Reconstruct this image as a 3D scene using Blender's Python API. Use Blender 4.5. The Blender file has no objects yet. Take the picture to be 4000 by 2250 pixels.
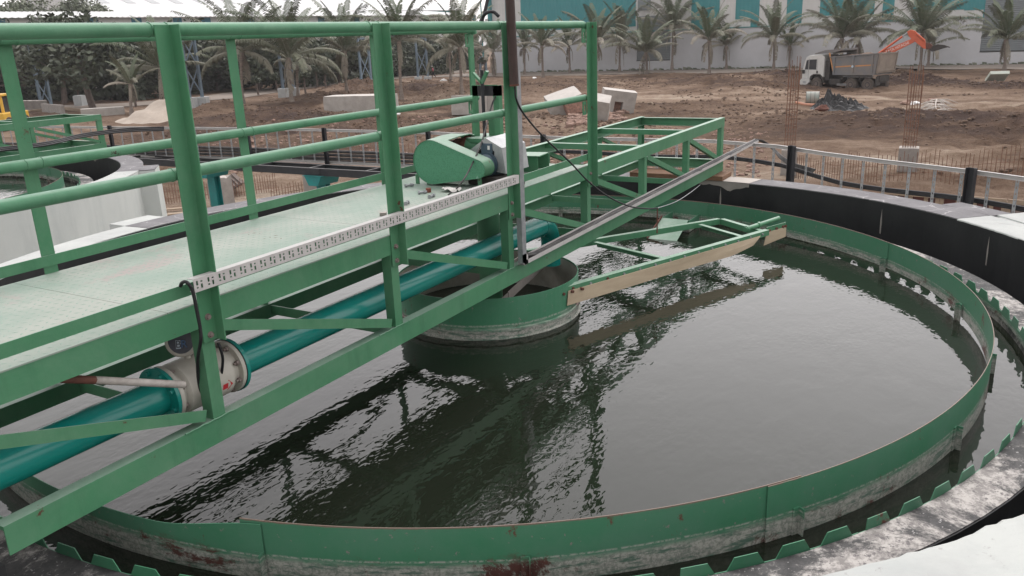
import bpy, math, random
import numpy as np
from mathutils import Vector, Matrix, noise
random.seed(11)
S = bpy.context.scene
COL = S.collection
R = math.radians
PI = math.pi
V = Vector

# ------------------------------------------------------------------ camera (solved from the photograph)
CX, CY, CZ = -5.2928, -3.3313, 2.0722
YAW, PIT, ROL, FPX = 1.0397, -0.2964, -0.04, 3182.434
_f = V((math.sin(YAW)*math.cos(PIT), math.cos(YAW)*math.cos(PIT), math.sin(PIT)))
_r0 = V((math.cos(YAW), -math.sin(YAW), 0)); _u0 = _r0.cross(_f)
_r = math.cos(ROL)*_r0 + math.sin(ROL)*_u0
_u = -math.sin(ROL)*_r0 + math.cos(ROL)*_u0
CAM = V((CX, CY, CZ))
def at(px, py, x=None, y=None, z=None, d=None):
    """point of the site seen at photo position (px,py) on a plane of known x, y, z or at a known distance"""
    v = _f + (px-2000)/FPX*_r - (py-1125)/FPX*_u
    if z is not None: t = (z-CZ)/v.z
    elif y is not None: t = (y-CY)/v.y
    elif x is not None: t = (x-CX)/v.x
    else: t = d/math.hypot(v.x, v.y)
    return CAM + t*v
cam = bpy.data.cameras.new('camera'); co = bpy.data.objects.new('camera', cam); COL.objects.link(co)
M = Matrix((( _r.x, _u.x, -_f.x, CX), (_r.y, _u.y, -_f.y, CY), (_r.z, _u.z, -_f.z, CZ), (0, 0, 0, 1)))
co.matrix_world = M
cam.sensor_width = 36; cam.lens = 36*FPX/4000; cam.clip_end = 4000; cam.clip_start = 0.05
S.camera = co

# ------------------------------------------------------------------ mesh builder
class MB:
    def __init__(s): s.v = []; s.f = []; s.sm = []; s.a = []; s.cur = 0.0
    def add(s, vs, fs, smooth=False):
        n = len(s.v); s.v += [tuple(p) for p in vs]; s.a += [s.cur]*len(vs)
        s.f += [tuple(i+n for i in f) for f in fs]; s.sm += [smooth]*len(fs)
        return s
    def box(s, c, d, rot=None):
        c = V(c); hx, hy, hz = d[0]/2, d[1]/2, d[2]/2
        vs = [V((x, y, z)) for x in (-hx, hx) for y in (-hy, hy) for z in (-hz, hz)]
        if rot is not None: vs = [rot @ p for p in vs]
        return s.add([p+c for p in vs], [(0,1,3,2),(4,6,7,5),(0,4,5,1),(2,3,7,6),(0,2,6,4),(1,5,7,3)])
    def bx(s, x0, x1, y0, y1, z0, z1): return s.box(((x0+x1)/2,(y0+y1)/2,(z0+z1)/2), (abs(x1-x0),abs(y1-y0),abs(z1-z0)))
    def sweep(s, sec, a, b, u, v, caps=True):
        """extrude a closed 2-D section (list of (u,v)) from a to b"""
        a, b, u, v = V(a), V(b), V(u), V(v); n = len(sec)
        vs = [a+u*p+v*q for p, q in sec]+[b+u*p+v*q for p, q in sec]
        fs = [(i, (i+1) % n, n+(i+1) % n, n+i) for i in range(n)]
        if caps: fs += [tuple(range(n-1, -1, -1)), tuple(range(n, 2*n))]
        return s.add(vs, fs)
    def angle(s, a, b, u, v, lu, lv, t=0.007):
        return s.sweep([(0,0),(lu,0),(lu,t),(t,t),(t,lv),(0,lv)], a, b, u, v)
    def chan(s, a, b, u, v, w, h, t=0.007):
        """channel: web along v (height h), flanges along +u (width w)"""
        return s.sweep([(0,0),(w,0),(w,t),(t,t),(t,h-t),(w,h-t),(w,h),(0,h)], a, b, u, v)
    def bar(s, a, b, w, h, up=(0,0,1)):
        a, b = V(a), V(b); d = (b-a).normalized(); u = V(up); sd = d.cross(u)
        if sd.length < 1e-4: sd = d.cross(V((1,0,0)))
        sd.normalize(); u = sd.cross(d)
        return s.sweep([(-w/2,-h/2),(w/2,-h/2),(w/2,h/2),(-w/2,h/2)], a, b, sd, u)
    def tube(s, pts, r, n=10, caps=True, smooth=True):
        pts = [V(p) for p in pts]; m = len(pts)
        rs = r if isinstance(r, (list, tuple)) else [r]*m
        vs = []; pu = None
        for i, p in enumerate(pts):
            d = (pts[min(i+1, m-1)]-pts[max(i-1, 0)]).normalized()
            if pu is None:
                pu = d.cross(V((0,0,1)))
                if pu.length < 1e-3: pu = d.cross(V((1,0,0)))
            pu = (pu-d*pu.dot(d)).normalized(); w = d.cross(pu)
            for k in range(n):
                an = 2*PI*k/n; vs.append(p+(pu*math.cos(an)+w*math.sin(an))*rs[i])
        fs = [(i*n+k, i*n+(k+1) % n, (i+1)*n+(k+1) % n, (i+1)*n+k) for i in range(m-1) for k in range(n)]
        s.add(vs, fs, smooth)
        if caps and rs[0] > 0: s.add(vs[:n], [tuple(range(n-1, -1, -1))]); s.add(vs[-n:], [tuple(range(n))])
        return s
    def cyl(s, a, b, r, n=14, smooth=True): return s.tube([a, b], r, n, True, smooth)
    def lathe(s, prof, c, n=32, a0=0, a1=2*PI, smooth=False, axis=None):
        """revolve (r,z) profile round vertical axis through c"""
        full = abs(a1-a0-2*PI) < 1e-6; m = n if full else n+1; k = len(prof); vs = []
        for i in range(m):
            an = a0+(a1-a0)*i/n
            for r_, z_ in prof: vs.append(V((c[0]+r_*math.cos(an), c[1]+r_*math.sin(an), c[2]+z_)))
        fs = []
        for i in range(n):
            j = (i+1) % m
            for q in range(k-1): fs.append((i*k+q, j*k+q, j*k+q+1, i*k+q+1))
        return s.add(vs, fs, smooth)
    def ring(s, c, r0, r1, z0, z1, n=96, a0=0, a1=2*PI):
        n0 = len(s.v)
        s.lathe([(r0,z0),(r1,z0),(r1,z1),(r0,z1),(r0,z0)], c, n, a0, a1)
        if abs(a1-a0-2*PI) > 1e-6:
            for k in (n0, n0+5*n): s.f.append((k, k+1, k+2, k+3)); s.sm.append(False)
        return s
    def poly(s, pts, ext):
        """prism: polygon pts extruded by vector ext"""
        pts = [V(p) for p in pts]; n = len(pts); e = V(ext)
        return s.add(pts+[p+e for p in pts], [tuple(range(n-1,-1,-1)), tuple(range(n, 2*n))]+[(i,(i+1) % n,n+(i+1) % n,n+i) for i in range(n)])
    def ball(s, c, r, n=8, m=5, smooth=True, jit=0, rnd=random):
        c = V(c); rr = r if isinstance(r, (tuple, list)) else (r, r, r); vs = []; fs = []
        for i in range(m+1):
            th = PI*i/m
            for k in range(n):
                ph = 2*PI*k/n; q = 1+rnd.uniform(-jit, jit)
                vs.append(c+V((rr[0]*math.sin(th)*math.cos(ph)*q, rr[1]*math.sin(th)*math.sin(ph)*q, rr[2]*math.cos(th)*q)))
        for i in range(m):
            for k in range(n): fs.append((i*n+k, (i+1)*n+k, (i+1)*n+(k+1) % n, i*n+(k+1) % n))
        return s.add(vs, fs, smooth)
    def build(s, name, mat, parent=None, origin=None, label=None, attr=False, bevel=0, **kw):
        org = V(origin) if origin is not None else (parent.matrix_world.translation.copy() if parent is not None else V((0,0,0)))
        if parent is not None: org = V(parent['_w'])
        me = bpy.data.meshes.new(name)
        me.from_pydata([(p[0]-org.x, p[1]-org.y, p[2]-org.z) for p in s.v], [], s.f)
        me.polygons.foreach_set('use_smooth', s.sm)
        me.materials.append(mat)
        if attr:
            at_ = me.attributes.new('tone', 'FLOAT', 'POINT'); at_.data.foreach_set('value', s.a)
        me.update()
        o = bpy.data.objects.new(name, me); COL.objects.link(o)
        if parent is not None: o.parent = parent
        else: o.location = org
        o['_w'] = tuple(org)
        if label: o['label'] = label
        if bevel:
            b = o.modifiers.new('bevel', 'BEVEL'); b.width = bevel; b.segments = 2; b.limit_method = 'ANGLE'; b.angle_limit = R(40)
        for k, val in kw.items(): o[k] = val
        return o
def thing(name, label, cat, loc, group=None):
    o = bpy.data.objects.new(name, None); COL.objects.link(o); o.location = loc; o.empty_display_size = 0.2
    o['_w'] = tuple(loc); o['label'] = label; o['category'] = cat
    if group: o['group'] = group
    return o
def tag(o, label, cat, group=None):
    o['label'] = label; o['category'] = cat
    if group: o['group'] = group
    return o
def dup(o, off=(0,0,0), label=None, parent=None):
    c = o.copy(); COL.objects.link(c)
    if parent is not None: c.parent = parent
    else: c.location = o.location+V(off)
    if label: c['label'] = label
    for ch in list(o.children): dup(ch, parent=c)
    return c

# ------------------------------------------------------------------ materials
def nd(nt, t, **kw):
    n = nt.nodes.new(t)
    for k, v_ in kw.items():
        if k in n.inputs.keys() if False else False: pass
        setattr(n, k, v_)
    return n
def lk(nt, a, b): nt.links.new(a, b)
def basemat(name):
    m = bpy.data.materials.new(name); m.use_nodes = True; nt = m.node_tree
    return m, nt, nt.nodes['Principled BSDF']
def tex(nt, scale, detail=4, rough=0.6, coord='Object', stretch=None, dist=0.0):
    tc = nt.nodes.new('ShaderNodeTexCoord'); out = tc.outputs[coord]
    if stretch:
        mp = nt.nodes.new('ShaderNodeMapping'); mp.inputs['Scale'].default_value = stretch; lk(nt, out, mp.inputs['Vector']); out = mp.outputs['Vector']
    n = nt.nodes.new('ShaderNodeTexNoise'); n.inputs['Scale'].default_value = scale; n.inputs['Detail'].default_value = detail
    n.inputs['Roughness'].default_value = rough; n.inputs['Distortion'].default_value = dist; lk(nt, out, n.inputs['Vector'])
    return n.outputs['Fac']
def ramp(nt, src, p0, p1, c0=(0,0,0,1), c1=(1,1,1,1)):
    r_ = nt.nodes.new('ShaderNodeValToRGB'); e = r_.color_ramp.elements
    e[0].position = p0; e[1].position = p1; e[0].color = c0; e[1].color = c1
    lk(nt, src, r_.inputs['Fac']); return r_.outputs['Color']
def mix(nt, fac, a, b):
    m = nt.nodes.new('ShaderNodeMix'); m.data_type = 'RGBA'
    if isinstance(fac, (int, float)): m.inputs[0].default_value = fac
    else: lk(nt, fac, m.inputs[0])
    for i, c in ((6, a), (7, b)):
        if isinstance(c, tuple): m.inputs[i].default_value = (*c[:3], 1)
        else: lk(nt, c, m.inputs[i])
    return m.outputs[2]
def math_(nt, op, a, b=0.0, c=None):
    m = nt.nodes.new('ShaderNodeMath'); m.operation = op
    for i, q in enumerate((a, b) if c is None else (a, b, c)):
        if isinstance(q, (int, float)): m.inputs[i].default_value = q
        else: lk(nt, q, m.inputs[i])
    return m.outputs[0]
def bump(nt, bs, h, strength, dist=0.01, prev=None):
    b = nt.nodes.new('ShaderNodeBump'); b.inputs['Strength'].default_value = strength; b.inputs['Distance'].default_value = dist
    lk(nt, h, b.inputs['Height'])
    if prev is not None: lk(nt, prev, b.inputs['Normal'])
    lk(nt, b.outputs['Normal'], bs.inputs['Normal']); return b.outputs['Normal']
def upness(nt, p0=0.6, p1=0.95):
    g = nt.nodes.new('ShaderNodeNewGeometry'); x = nt.nodes.new('ShaderNodeSeparateXYZ'); lk(nt, g.outputs['Normal'], x.inputs[0])
    return ramp(nt, x.outputs['Z'], p0, p1)
def plain(name, c, c2=None, scale=6.0, rough=0.6, bmp=0.15, bscale=60, metal=0.0, spec=0.3, stretch=None, rust=None, rth=0.7, rscale=9.0, dust=None, damt=0.5, coord='Object', bdist=0.004, fade=None):
    m, nt, bs = basemat(name)
    c2 = c2 or tuple(x*0.8 for x in c)
    col = mix(nt, ramp(nt, tex(nt, scale, 6, 0.65, coord, stretch), 0.35, 0.65), c, c2)
    if fade:
        col = mix(nt, math_(nt, 'MULTIPLY', ramp(nt, tex(nt, 1.7, 8, 0.75, coord, dist=0.5), 0.42, 0.68), 0.55), col, fade)
        st_ = ramp(nt, tex(nt, 9, 5, 0.7, coord, (1, 1, 0.10)), 0.52, 0.75); col = mix(nt, math_(nt, 'MULTIPLY', st_, 0.45), col, tuple(q*0.55 for q in c))
    if dust:
        df = math_(nt, 'MULTIPLY', upness(nt), math_(nt, 'MULTIPLY_ADD', tex(nt, scale*2.3, 5, 0.7, coord), 0.9, damt-0.45))
        col = mix(nt, df, col, dust)
    if rust:
        rf = ramp(nt, tex(nt, rscale, 8, 0.75, coord), rth, rth+0.03)
        col = mix(nt, rf, col, mix(nt, tex(nt, 40, 3, 0.6, coord), rust, tuple(x*0.45 for x in rust)))
    lk(nt, col, bs.inputs['Base Color'])
    bs.inputs['Roughness'].default_value = rough; bs.inputs['Metallic'].default_value = metal; bs.inputs['Specular IOR Level'].default_value = spec
    if bmp: bump(nt, bs, tex(nt, bscale, 4, 0.6, coord), bmp, bdist)
    return m
GREEN = (0.066, 0.212, 0.108); GREEN2 = (0.053, 0.178, 0.092); DUSTG = (0.30, 0.37, 0.32); RUST = (0.13, 0.045, 0.03)
M_green = plain('green_paint', GREEN, GREEN2, 3.0, 0.45, 0.10, 90, rust=RUST, rth=0.645, rscale=6, dust=DUSTG, damt=0.55, spec=0.3, fade=(0.125, 0.242, 0.155))
M_rail = plain('green_rail_paint', (0.076, 0.220, 0.122), (0.062, 0.190, 0.103), 5.0, 0.55, 0.18, 120, rust=(0.06,0.03,0.025), rth=0.665, rscale=11, dust=(0.25,0.35,0.29), damt=0.5, spec=0.3, fade=(0.14, 0.262, 0.175))
M_teal = plain('teal_pipe_paint', (0.006, 0.215, 0.182), (0.008, 0.190, 0.158), 2.0, 0.25, 0.03, 60, spec=0.5, dust=(0.12,0.32,0.30), damt=0.1)
M_tealdull = plain('teal_column_paint', (0.02, 0.22, 0.21), (0.03, 0.17, 0.17), 3.0, 0.5, 0.1)
M_black = plain('bitumen_black_paint', (0.011, 0.012, 0.013), (0.020, 0.021, 0.022), 1.5, 0.55, 0.3, 18, spec=0.3, rust=(0.10,0.10,0.096), rth=0.70, rscale=7, fade=(0.030, 0.031, 0.032))
M_steelblk = plain('dark_steel_paint', (0.022, 0.023, 0.026), (0.034, 0.034, 0.038), 4, 0.5, 0.05, dust=(0.16,0.15,0.14), damt=0.35)
def white_mat():
    m, nt, bs = basemat('white_wall_paint')
    c = mix(nt, ramp(nt, tex(nt, 0.9, 6, 0.65), 0.35, 0.65), (0.52, 0.545, 0.52), (0.46, 0.485, 0.465))
    top = mix(nt, ramp(nt, tex(nt, 1.4, 9, 0.72, dist=0.4), 0.40, 0.62), (0.415, 0.43, 0.41), (0.345, 0.355, 0.345))
    top = mix(nt, ramp(nt, tex(nt, 9, 8, 0.78), 0.60, 0.66), top, (0.27, 0.265, 0.255))
    c = mix(nt, upness(nt), c, top)
    tc = nt.nodes.new('ShaderNodeTexCoord'); vo = nt.nodes.new('ShaderNodeTexVoronoi'); vo.feature = 'DISTANCE_TO_EDGE'; vo.inputs['Scale'].default_value = 0.9
    n0 = nt.nodes.new('ShaderNodeTexNoise'); n0.inputs['Scale'].default_value = 3; n0.inputs['Detail'].default_value = 5; lk(nt, tc.outputs['Object'], n0.inputs['Vector'])
    mv = nt.nodes.new('ShaderNodeMix'); mv.data_type = 'VECTOR'; mv.inputs[0].default_value = 0.2; lk(nt, tc.outputs['Object'], mv.inputs[4]); lk(nt, n0.outputs['Color'], mv.inputs[5]); lk(nt, mv.outputs[1], vo.inputs['Vector'])
    c = mix(nt, math_(nt, 'MULTIPLY', ramp(nt, vo.outputs['Distance'], 0.001, 0.005, (1,1,1,1), (0,0,0,1)), math_(nt, 'MULTIPLY', upness(nt), ramp(nt, tex(nt, 2.2, 4, 0.6), 0.56, 0.60))), c, (0.2, 0.19, 0.185))
    st = ramp(nt, tex(nt, 5, 6, 0.7, stretch=(1, 1, 0.12)), 0.50, 0.72); c = mix(nt, math_(nt, 'MULTIPLY', st, 0.35), c, (0.33, 0.36, 0.35))
    lk(nt, c, bs.inputs['Base Color']); bs.inputs['Roughness'].default_value = 0.8; bs.inputs['Specular IOR Level'].default_value = 0.2
    bump(nt, bs, tex(nt, 14, 7, 0.75), 0.35, 0.006); return m
M_white = None
M_galv = plain('galvanised_steel', (0.33, 0.34, 0.35), (0.24, 0.25, 0.26), 18, 0.45, 0.06, 40, metal=0.35)
M_galvw = plain('white_galvanised', (0.47, 0.455, 0.44), (0.40, 0.385, 0.375), 8, 0.5, 0.05, 40, rust=(0.2,0.13,0.1), rth=0.76)
M_cable = plain('black_cable', (0.014, 0.014, 0.016), (0.022, 0.022, 0.024), 10, 0.5, 0)
M_cabledust = plain('dusty_black_cable', (0.022, 0.022, 0.024), (0.07, 0.066, 0.062), 7, 0.6, 0.1)
M_bolt = plain('grimy_bolt_steel', (0.25, 0.22, 0.20), (0.14, 0.10, 0.09), 40, 0.6, 0.1)
M_rust = plain('rusty_steel', (0.14, 0.055, 0.038), (0.085, 0.04, 0.03), 12, 0.8, 0.2)
M_rebar = plain('rusty_rebar', (0.20, 0.10, 0.065), (0.14, 0.075, 0.05), 5, 0.8, 0.1)
M_brown = plain('brown_pole_paint', (0.055, 0.034, 0.030), (0.042, 0.027, 0.024), 8, 0.45, 0.08, rust=(0.16,0.13,0.12), rth=0.78)
M_cream = plain('cream_paint', (0.47, 0.45, 0.40), (0.40, 0.38, 0.33), 8, 0.4, 0.05, rust=(0.16,0.10,0.06), rth=0.74, rscale=12)
M_flap = plain('cream_rubber', (0.42, 0.345, 0.245), (0.365, 0.295, 0.205), 4, 0.65, 0.1, 20, stretch=(1,1,5))
M_conc = plain('weathered_concrete', (0.28, 0.26, 0.235), (0.21, 0.19, 0.175), 3, 0.85, 0.4, 25, dust=(0.42,0.385,0.35), damt=0.8)
M_concw = plain('pale_concrete', (0.38, 0.355, 0.325), (0.29, 0.27, 0.245), 1.6, 0.85, 0.35, 8, dust=(0.50,0.47,0.435), damt=0.7, bdist=0.03)
M_brick = plain('broken_brick_face', (0.32, 0.18, 0.13), (0.16, 0.10, 0.08), 9, 0.9, 0.8, 14, bdist=0.05)
M_ped = plain('whitewashed_block', (0.46, 0.475, 0.475), (0.38, 0.395, 0.395), 1.5, 0.8, 0.1)
M_wood = plain('weathered_timber', (0.34, 0.265, 0.19), (0.25, 0.19, 0.137), 6, 0.8, 0.2, stretch=(1,1,6))
M_block = plain('brown_timber_block', (0.20, 0.115, 0.07), (0.14, 0.08, 0.05), 9, 0.8, 0.2, stretch=(4,1,4))
M_redply = plain('red_plywood', (0.12, 0.045, 0.038), (0.092, 0.036, 0.032), 5, 0.7, 0.1)
M_ltblue = plain('pale_blue_steel', (0.19, 0.25, 0.30), (0.15, 0.20, 0.25), 3, 0.5, 0)
M_orange = plain('orange_machine_paint', (0.55, 0.12, 0.055), (0.47, 0.095, 0.045), 2, 0.45, 0.05, rust=(0.2,0.12,0.09), rth=0.72, rscale=3)
M_dark = plain('dark_machine_steel', (0.03, 0.028, 0.026), (0.055, 0.048, 0.043), 4, 0.7, 0.2)
M_tyre = plain('dusty_tyre', (0.06, 0.05, 0.043), (0.10, 0.082, 0.07), 3, 0.9, 0.1)
M_hub = plain('dusty_hub', (0.14, 0.11, 0.095), (0.10, 0.08, 0.07), 4, 0.8, 0.1)
M_truckw = plain('white_cab_paint', (0.54, 0.54, 0.52), (0.47, 0.465, 0.44), 1.5, 0.35, 0)
M_tip = plain('grey_tipper_paint', (0.13, 0.14, 0.15), (0.19, 0.165, 0.145), 1.1, 0.6, 0.1)
M_tipdust = plain('dusty_tailgate', (0.20, 0.17, 0.14), (0.26, 0.22, 0.185), 1.4, 0.8, 0.1)
M_stripe = plain('orange_stripe', (0.50, 0.24, 0.09), (0.42, 0.2, 0.08), 3, 0.5, 0)
M_yellow = plain('yellow_machine_paint', (0.62, 0.38, 0.05), (0.52, 0.31, 0.05), 3, 0.45, 0)
M_glass = plain('dark_glass', (0.03, 0.035, 0.04), (0.05, 0.05, 0.055), 2, 0.12, 0, spec=0.6)
M_tarp = plain('black_plastic_sheet', (0.014, 0.015, 0.017), (0.030, 0.029, 0.028), 3, 0.5, 0.25, 6, spec=0.3)
M_clad = plain('white_cladding', (0.52, 0.51, 0.49), (0.48, 0.47, 0.455), 0.5, 0.6, 0)
M_plinth = plain('white_plinth_paint', (0.50, 0.505, 0.52), (0.45, 0.452, 0.462), 0.35, 0.75, 0)
M_cladteal = plain('teal_cladding', (0.045, 0.215, 0.225), (0.04, 0.195, 0.205), 0.5, 0.55, 0)
M_shut = plain('grey_shutter', (0.17, 0.19, 0.195), (0.15, 0.165, 0.17), 1, 0.5, 0)
M_roofw = plain('white_sheet_roof', (0.50, 0.505, 0.50), (0.465, 0.47, 0.465), 0.3, 0.5, 0)
M_roofsky = plain('grey_skylight', (0.33, 0.335, 0.34), (0.30, 0.31, 0.315), 0.5, 0.5, 0)
M_blue = plain('blue_cladding', (0.05, 0.16, 0.22), (0.04, 0.14, 0.20), 1, 0.6, 0)
M_trunk = plain('palm_trunk_bark', (0.27, 0.225, 0.19), (0.15, 0.122, 0.102), 2.2, 0.9, 0.5, 7, stretch=(0.6,0.6,5), bdist=0.05)
M_bark = plain('tree_bark', (0.13, 0.10, 0.085), (0.08, 0.062, 0.053), 3, 0.9, 0.4, 9, bdist=0.04)
M_pink = plain('pink_shirt', (0.55, 0.16, 0.20), (0.48, 0.13, 0.17), 8, 0.8, 0)
M_skin = plain('brown_skin', (0.16, 0.085, 0.06), (0.14, 0.075, 0.05), 8, 0.6, 0)
M_trous = plain('dark_trousers', (0.02, 0.02, 0.024), (0.03, 0.03, 0.034), 8, 0.8, 0)
M_cap = plain('pale_cap', (0.45, 0.45, 0.43), (0.4, 0.4, 0.38), 8, 0.8, 0)
M_motor = plain('blue_grey_motor', (0.075, 0.115, 0.15), (0.06, 0.09, 0.12), 12, 0.45, 0.1, dust=(0.25,0.28,0.3), damt=0.2)
M_pvc = plain('old_pvc_pipe', (0.43, 0.40, 0.37), (0.26, 0.24, 0.215), 14, 0.6, 0.1, rust=(0.09,0.07,0.06), rth=0.62, rscale=25)
M_bag = plain('white_plastic_bag', (0.78, 0.77, 0.75), (0.7, 0.69, 0.67), 10, 0.5, 0.2)
M_rag = plain('dirty_white_cloth', (0.62, 0.60, 0.57), (0.48, 0.46, 0.44), 18, 0.8, 0.2)
M_red = plain('red_sticker', (0.45, 0.03, 0.04), (0.45, 0.03, 0.04), 5, 0.5, 0)
M_disp = plain('dark_display', (0.012, 0.018, 0.035), (0.02, 0.026, 0.045), 5, 0.25, 0, spec=0.5)
M_logow = plain('pale_logo', (0.42, 0.50, 0.56), (0.42, 0.50, 0.56), 5, 0.5, 0)
M_logob = plain('blue_logo', (0.06, 0.14, 0.28), (0.06, 0.14, 0.28), 5, 0.5, 0)
M_lettering = plain('white_lettering', (0.78, 0.70, 0.66), (0.72, 0.64, 0.6), 5, 0.6, 0)
M_white = white_mat()

def deck_mat():
    m, nt, bs = basemat('chequer_plate')
    c = mix(nt, ramp(nt, tex(nt, 1.6, 7, 0.7), 0.42, 0.62), (0.202, 0.268, 0.222), (0.288, 0.312, 0.274))
    c = mix(nt, ramp(nt, tex(nt, 1.3, 7, 0.72, dist=0.6), 0.565, 0.65), c, (0.285, 0.25, 0.232))
    c = mix(nt, ramp(nt, tex(nt, 34, 3, 0.6), 0.72, 0.75), c, (0.10, 0.075, 0.06))
    lk(nt, c, bs.inputs['Base Color']); bs.inputs['Roughness'].default_value = 0.6; bs.inputs['Specular IOR Level'].default_value = 0.35
    return m
M_deck = deck_mat()
M_lozenge = plain('chequer_lozenge', (0.235, 0.305, 0.258), (0.20, 0.28, 0.232), 3, 0.6, 0.05, rust=(0.15,0.09,0.07), rth=0.63, rscale=1.3)

def baffle_mat(name, z0, z1):
    """painted plate whose lower strip carries dried lime scum and rust scrapes"""
    m, nt, bs = basemat(name)
    tc = nt.nodes.new('ShaderNodeTexCoord'); sp = nt.nodes.new('ShaderNodeSeparateXYZ'); lk(nt, tc.outputs['Object'], sp.inputs[0])
    z = sp.outputs['Z']
    paint = mix(nt, ramp(nt, tex(nt, 2.0, 6, 0.7), 0.35, 0.65), (0.044, 0.178, 0.094), (0.075, 0.190, 0.122))
    paint = mix(nt, ramp(nt, tex(nt, 26, 4, 0.7), 0.655, 0.68), paint, (0.19, 0.185, 0.165))
    paint = mix(nt, ramp(nt, tex(nt, 6.5, 8, 0.78, stretch=(1,1,0.55)), 0.625, 0.65), paint, mix(nt, tex(nt, 50), (0.16,0.05,0.035), (0.07,0.03,0.025)))
    hz = math_(nt, 'DIVIDE', math_(nt, 'SUBTRACT', z, z0), z1-z0)
    n = tex(nt, 7, 7, 0.75, stretch=(1,1,7)); n2 = tex(nt, 55, 5, 0.75)
    lime = mix(nt, ramp(nt, n2, 0.40, 0.58), (0.19, 0.205, 0.18), (0.40, 0.395, 0.355))
    lime = mix(nt, ramp(nt, n, 0.50, 0.60), lime, (0.085, 0.15, 0.112))
    e = math_(nt, 'ADD', hz, math_(nt, 'MULTIPLY', math_(nt, 'SUBTRACT', n, 0.5), 0.16))
    e = math_(nt, 'ADD', e, math_(nt, 'MULTIPLY', math_(nt, 'SUBTRACT', n2, 0.5), 0.16))
    lf = ramp(nt, e, 0.17, 0.30, (1,1,1,1), (0,0,0,1))
    c = mix(nt, lf, paint, lime)
    ln = nt.nodes.new('ShaderNodeValToRGB'); q = ln.color_ramp.elements; q[0].position = 0.275; q[0].color = (0,0,0,1); q[1].position = 0.335; q[1].color = (0,0,0,1); m_ = q.new(0.303); m_.color = (1,1,1,1)
    lk(nt, math_(nt, 'ADD', hz, math_(nt, 'MULTIPLY', math_(nt, 'SUBTRACT', tex(nt, 1.5, 3, 0.6), 0.5), 0.10)), ln.inputs['Fac'])
    c = mix(nt, math_(nt, 'MULTIPLY', ln.outputs['Color'], ramp(nt, n2, 0.42, 0.55)), c, (0.36, 0.37, 0.33))
    rf = math_(nt, 'MULTIPLY', ramp(nt, tex(nt, 1.7, 9, 0.82, stretch=(1,1,1.4), dist=0.3), 0.55, 0.59), ramp(nt, math_(nt, 'ADD', hz, math_(nt, 'MULTIPLY', math_(nt, 'SUBTRACT', tex(nt, 18, 6, 0.75), 0.5), 0.5)), 0.22, 0.46, (1,1,1,1), (0,0,0,1)))
    c = mix(nt, rf, c, mix(nt, tex(nt, 45), (0.13,0.052,0.042), (0.06,0.03,0.026)))
    er = ramp(nt, math_(nt, 'ADD', hz, math_(nt, 'MULTIPLY', math_(nt, 'SUBTRACT', tex(nt, 14, 6, 0.8), 0.5), 0.07)), 0.965, 0.985)
    c = mix(nt, er, c, (0.17, 0.125, 0.10))
    lk(nt, c, bs.inputs['Base Color']); bs.inputs['Roughness'].default_value = 0.5; bs.inputs['Specular IOR Level'].default_value = 0.3
    bump(nt, bs, n2, 0.12, 0.003)
    return m
def launder_mat():
    m, nt, bs = basemat('stained_launder_concrete')
    a = ramp(nt, tex(nt, 1.1, 10, 0.78, dist=0.4), 0.475, 0.525)
    b = ramp(nt, tex(nt, 13, 8, 0.8), 0.44, 0.56)
    pale = mix(nt, b, (0.39, 0.37, 0.345), (0.19, 0.178, 0.168))
    pale = mix(nt, ramp(nt, tex(nt, 38, 6, 0.75), 0.55, 0.60), pale, (0.12, 0.11, 0.11))
    dark = mix(nt, b, (0.066, 0.065, 0.064), (0.040, 0.040, 0.040))
    dark = mix(nt, ramp(nt, tex(nt, 60, 3, 0.5), 0.66, 0.70), dark, (0.30, 0.29, 0.285))
    c = mix(nt, a, pale, dark)
    lk(nt, c, bs.inputs['Base Color']); bs.inputs['Roughness'].default_value = 0.85
    bump(nt, bs, tex(nt, 40, 5, 0.7), 0.3, 0.004)
    return m
def coping_mat():
    m, nt, bs = basemat('grey_coping_with_white_cracks')
    c = mix(nt, ramp(nt, tex(nt, 5, 7, 0.7), 0.35, 0.65), (0.098, 0.094, 0.100), (0.15, 0.146, 0.15))
    tc = nt.nodes.new('ShaderNodeTexCoord')
    n0 = nt.nodes.new('ShaderNodeTexNoise'); n0.inputs['Scale'].default_value = 2.5; n0.inputs['Detail'].default_value = 4
    lk(nt, tc.outputs['Object'], n0.inputs['Vector'])
    mv = nt.nodes.new('ShaderNodeMix'); mv.data_type = 'VECTOR'; mv.inputs[0].default_value = 0.22
    lk(nt, tc.outputs['Object'], mv.inputs[4]); lk(nt, n0.outputs['Color'], mv.inputs[5])
    vo = nt.nodes.new('ShaderNodeTexVoronoi'); vo.feature = 'DISTANCE_TO_EDGE'; vo.inputs['Scale'].default_value = 4.2
    lk(nt, mv.outputs[1], vo.inputs['Vector'])
    cr = ramp(nt, vo.outputs['Distance'], 0.006, 0.022, (1,1,1,1), (0,0,0,1))
    cr = math_(nt, 'MULTIPLY', cr, ramp(nt, tex(nt, 2.1, 4, 0.6), 0.45, 0.6))
    c = mix(nt, cr, c, (0.32, 0.31, 0.31))
    lk(nt, c, bs.inputs['Base Color']); bs.inputs['Roughness'].default_value = 0.8
    bump(nt, bs, tex(nt, 30, 5, 0.7), 0.25, 0.004)
    return m
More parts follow.
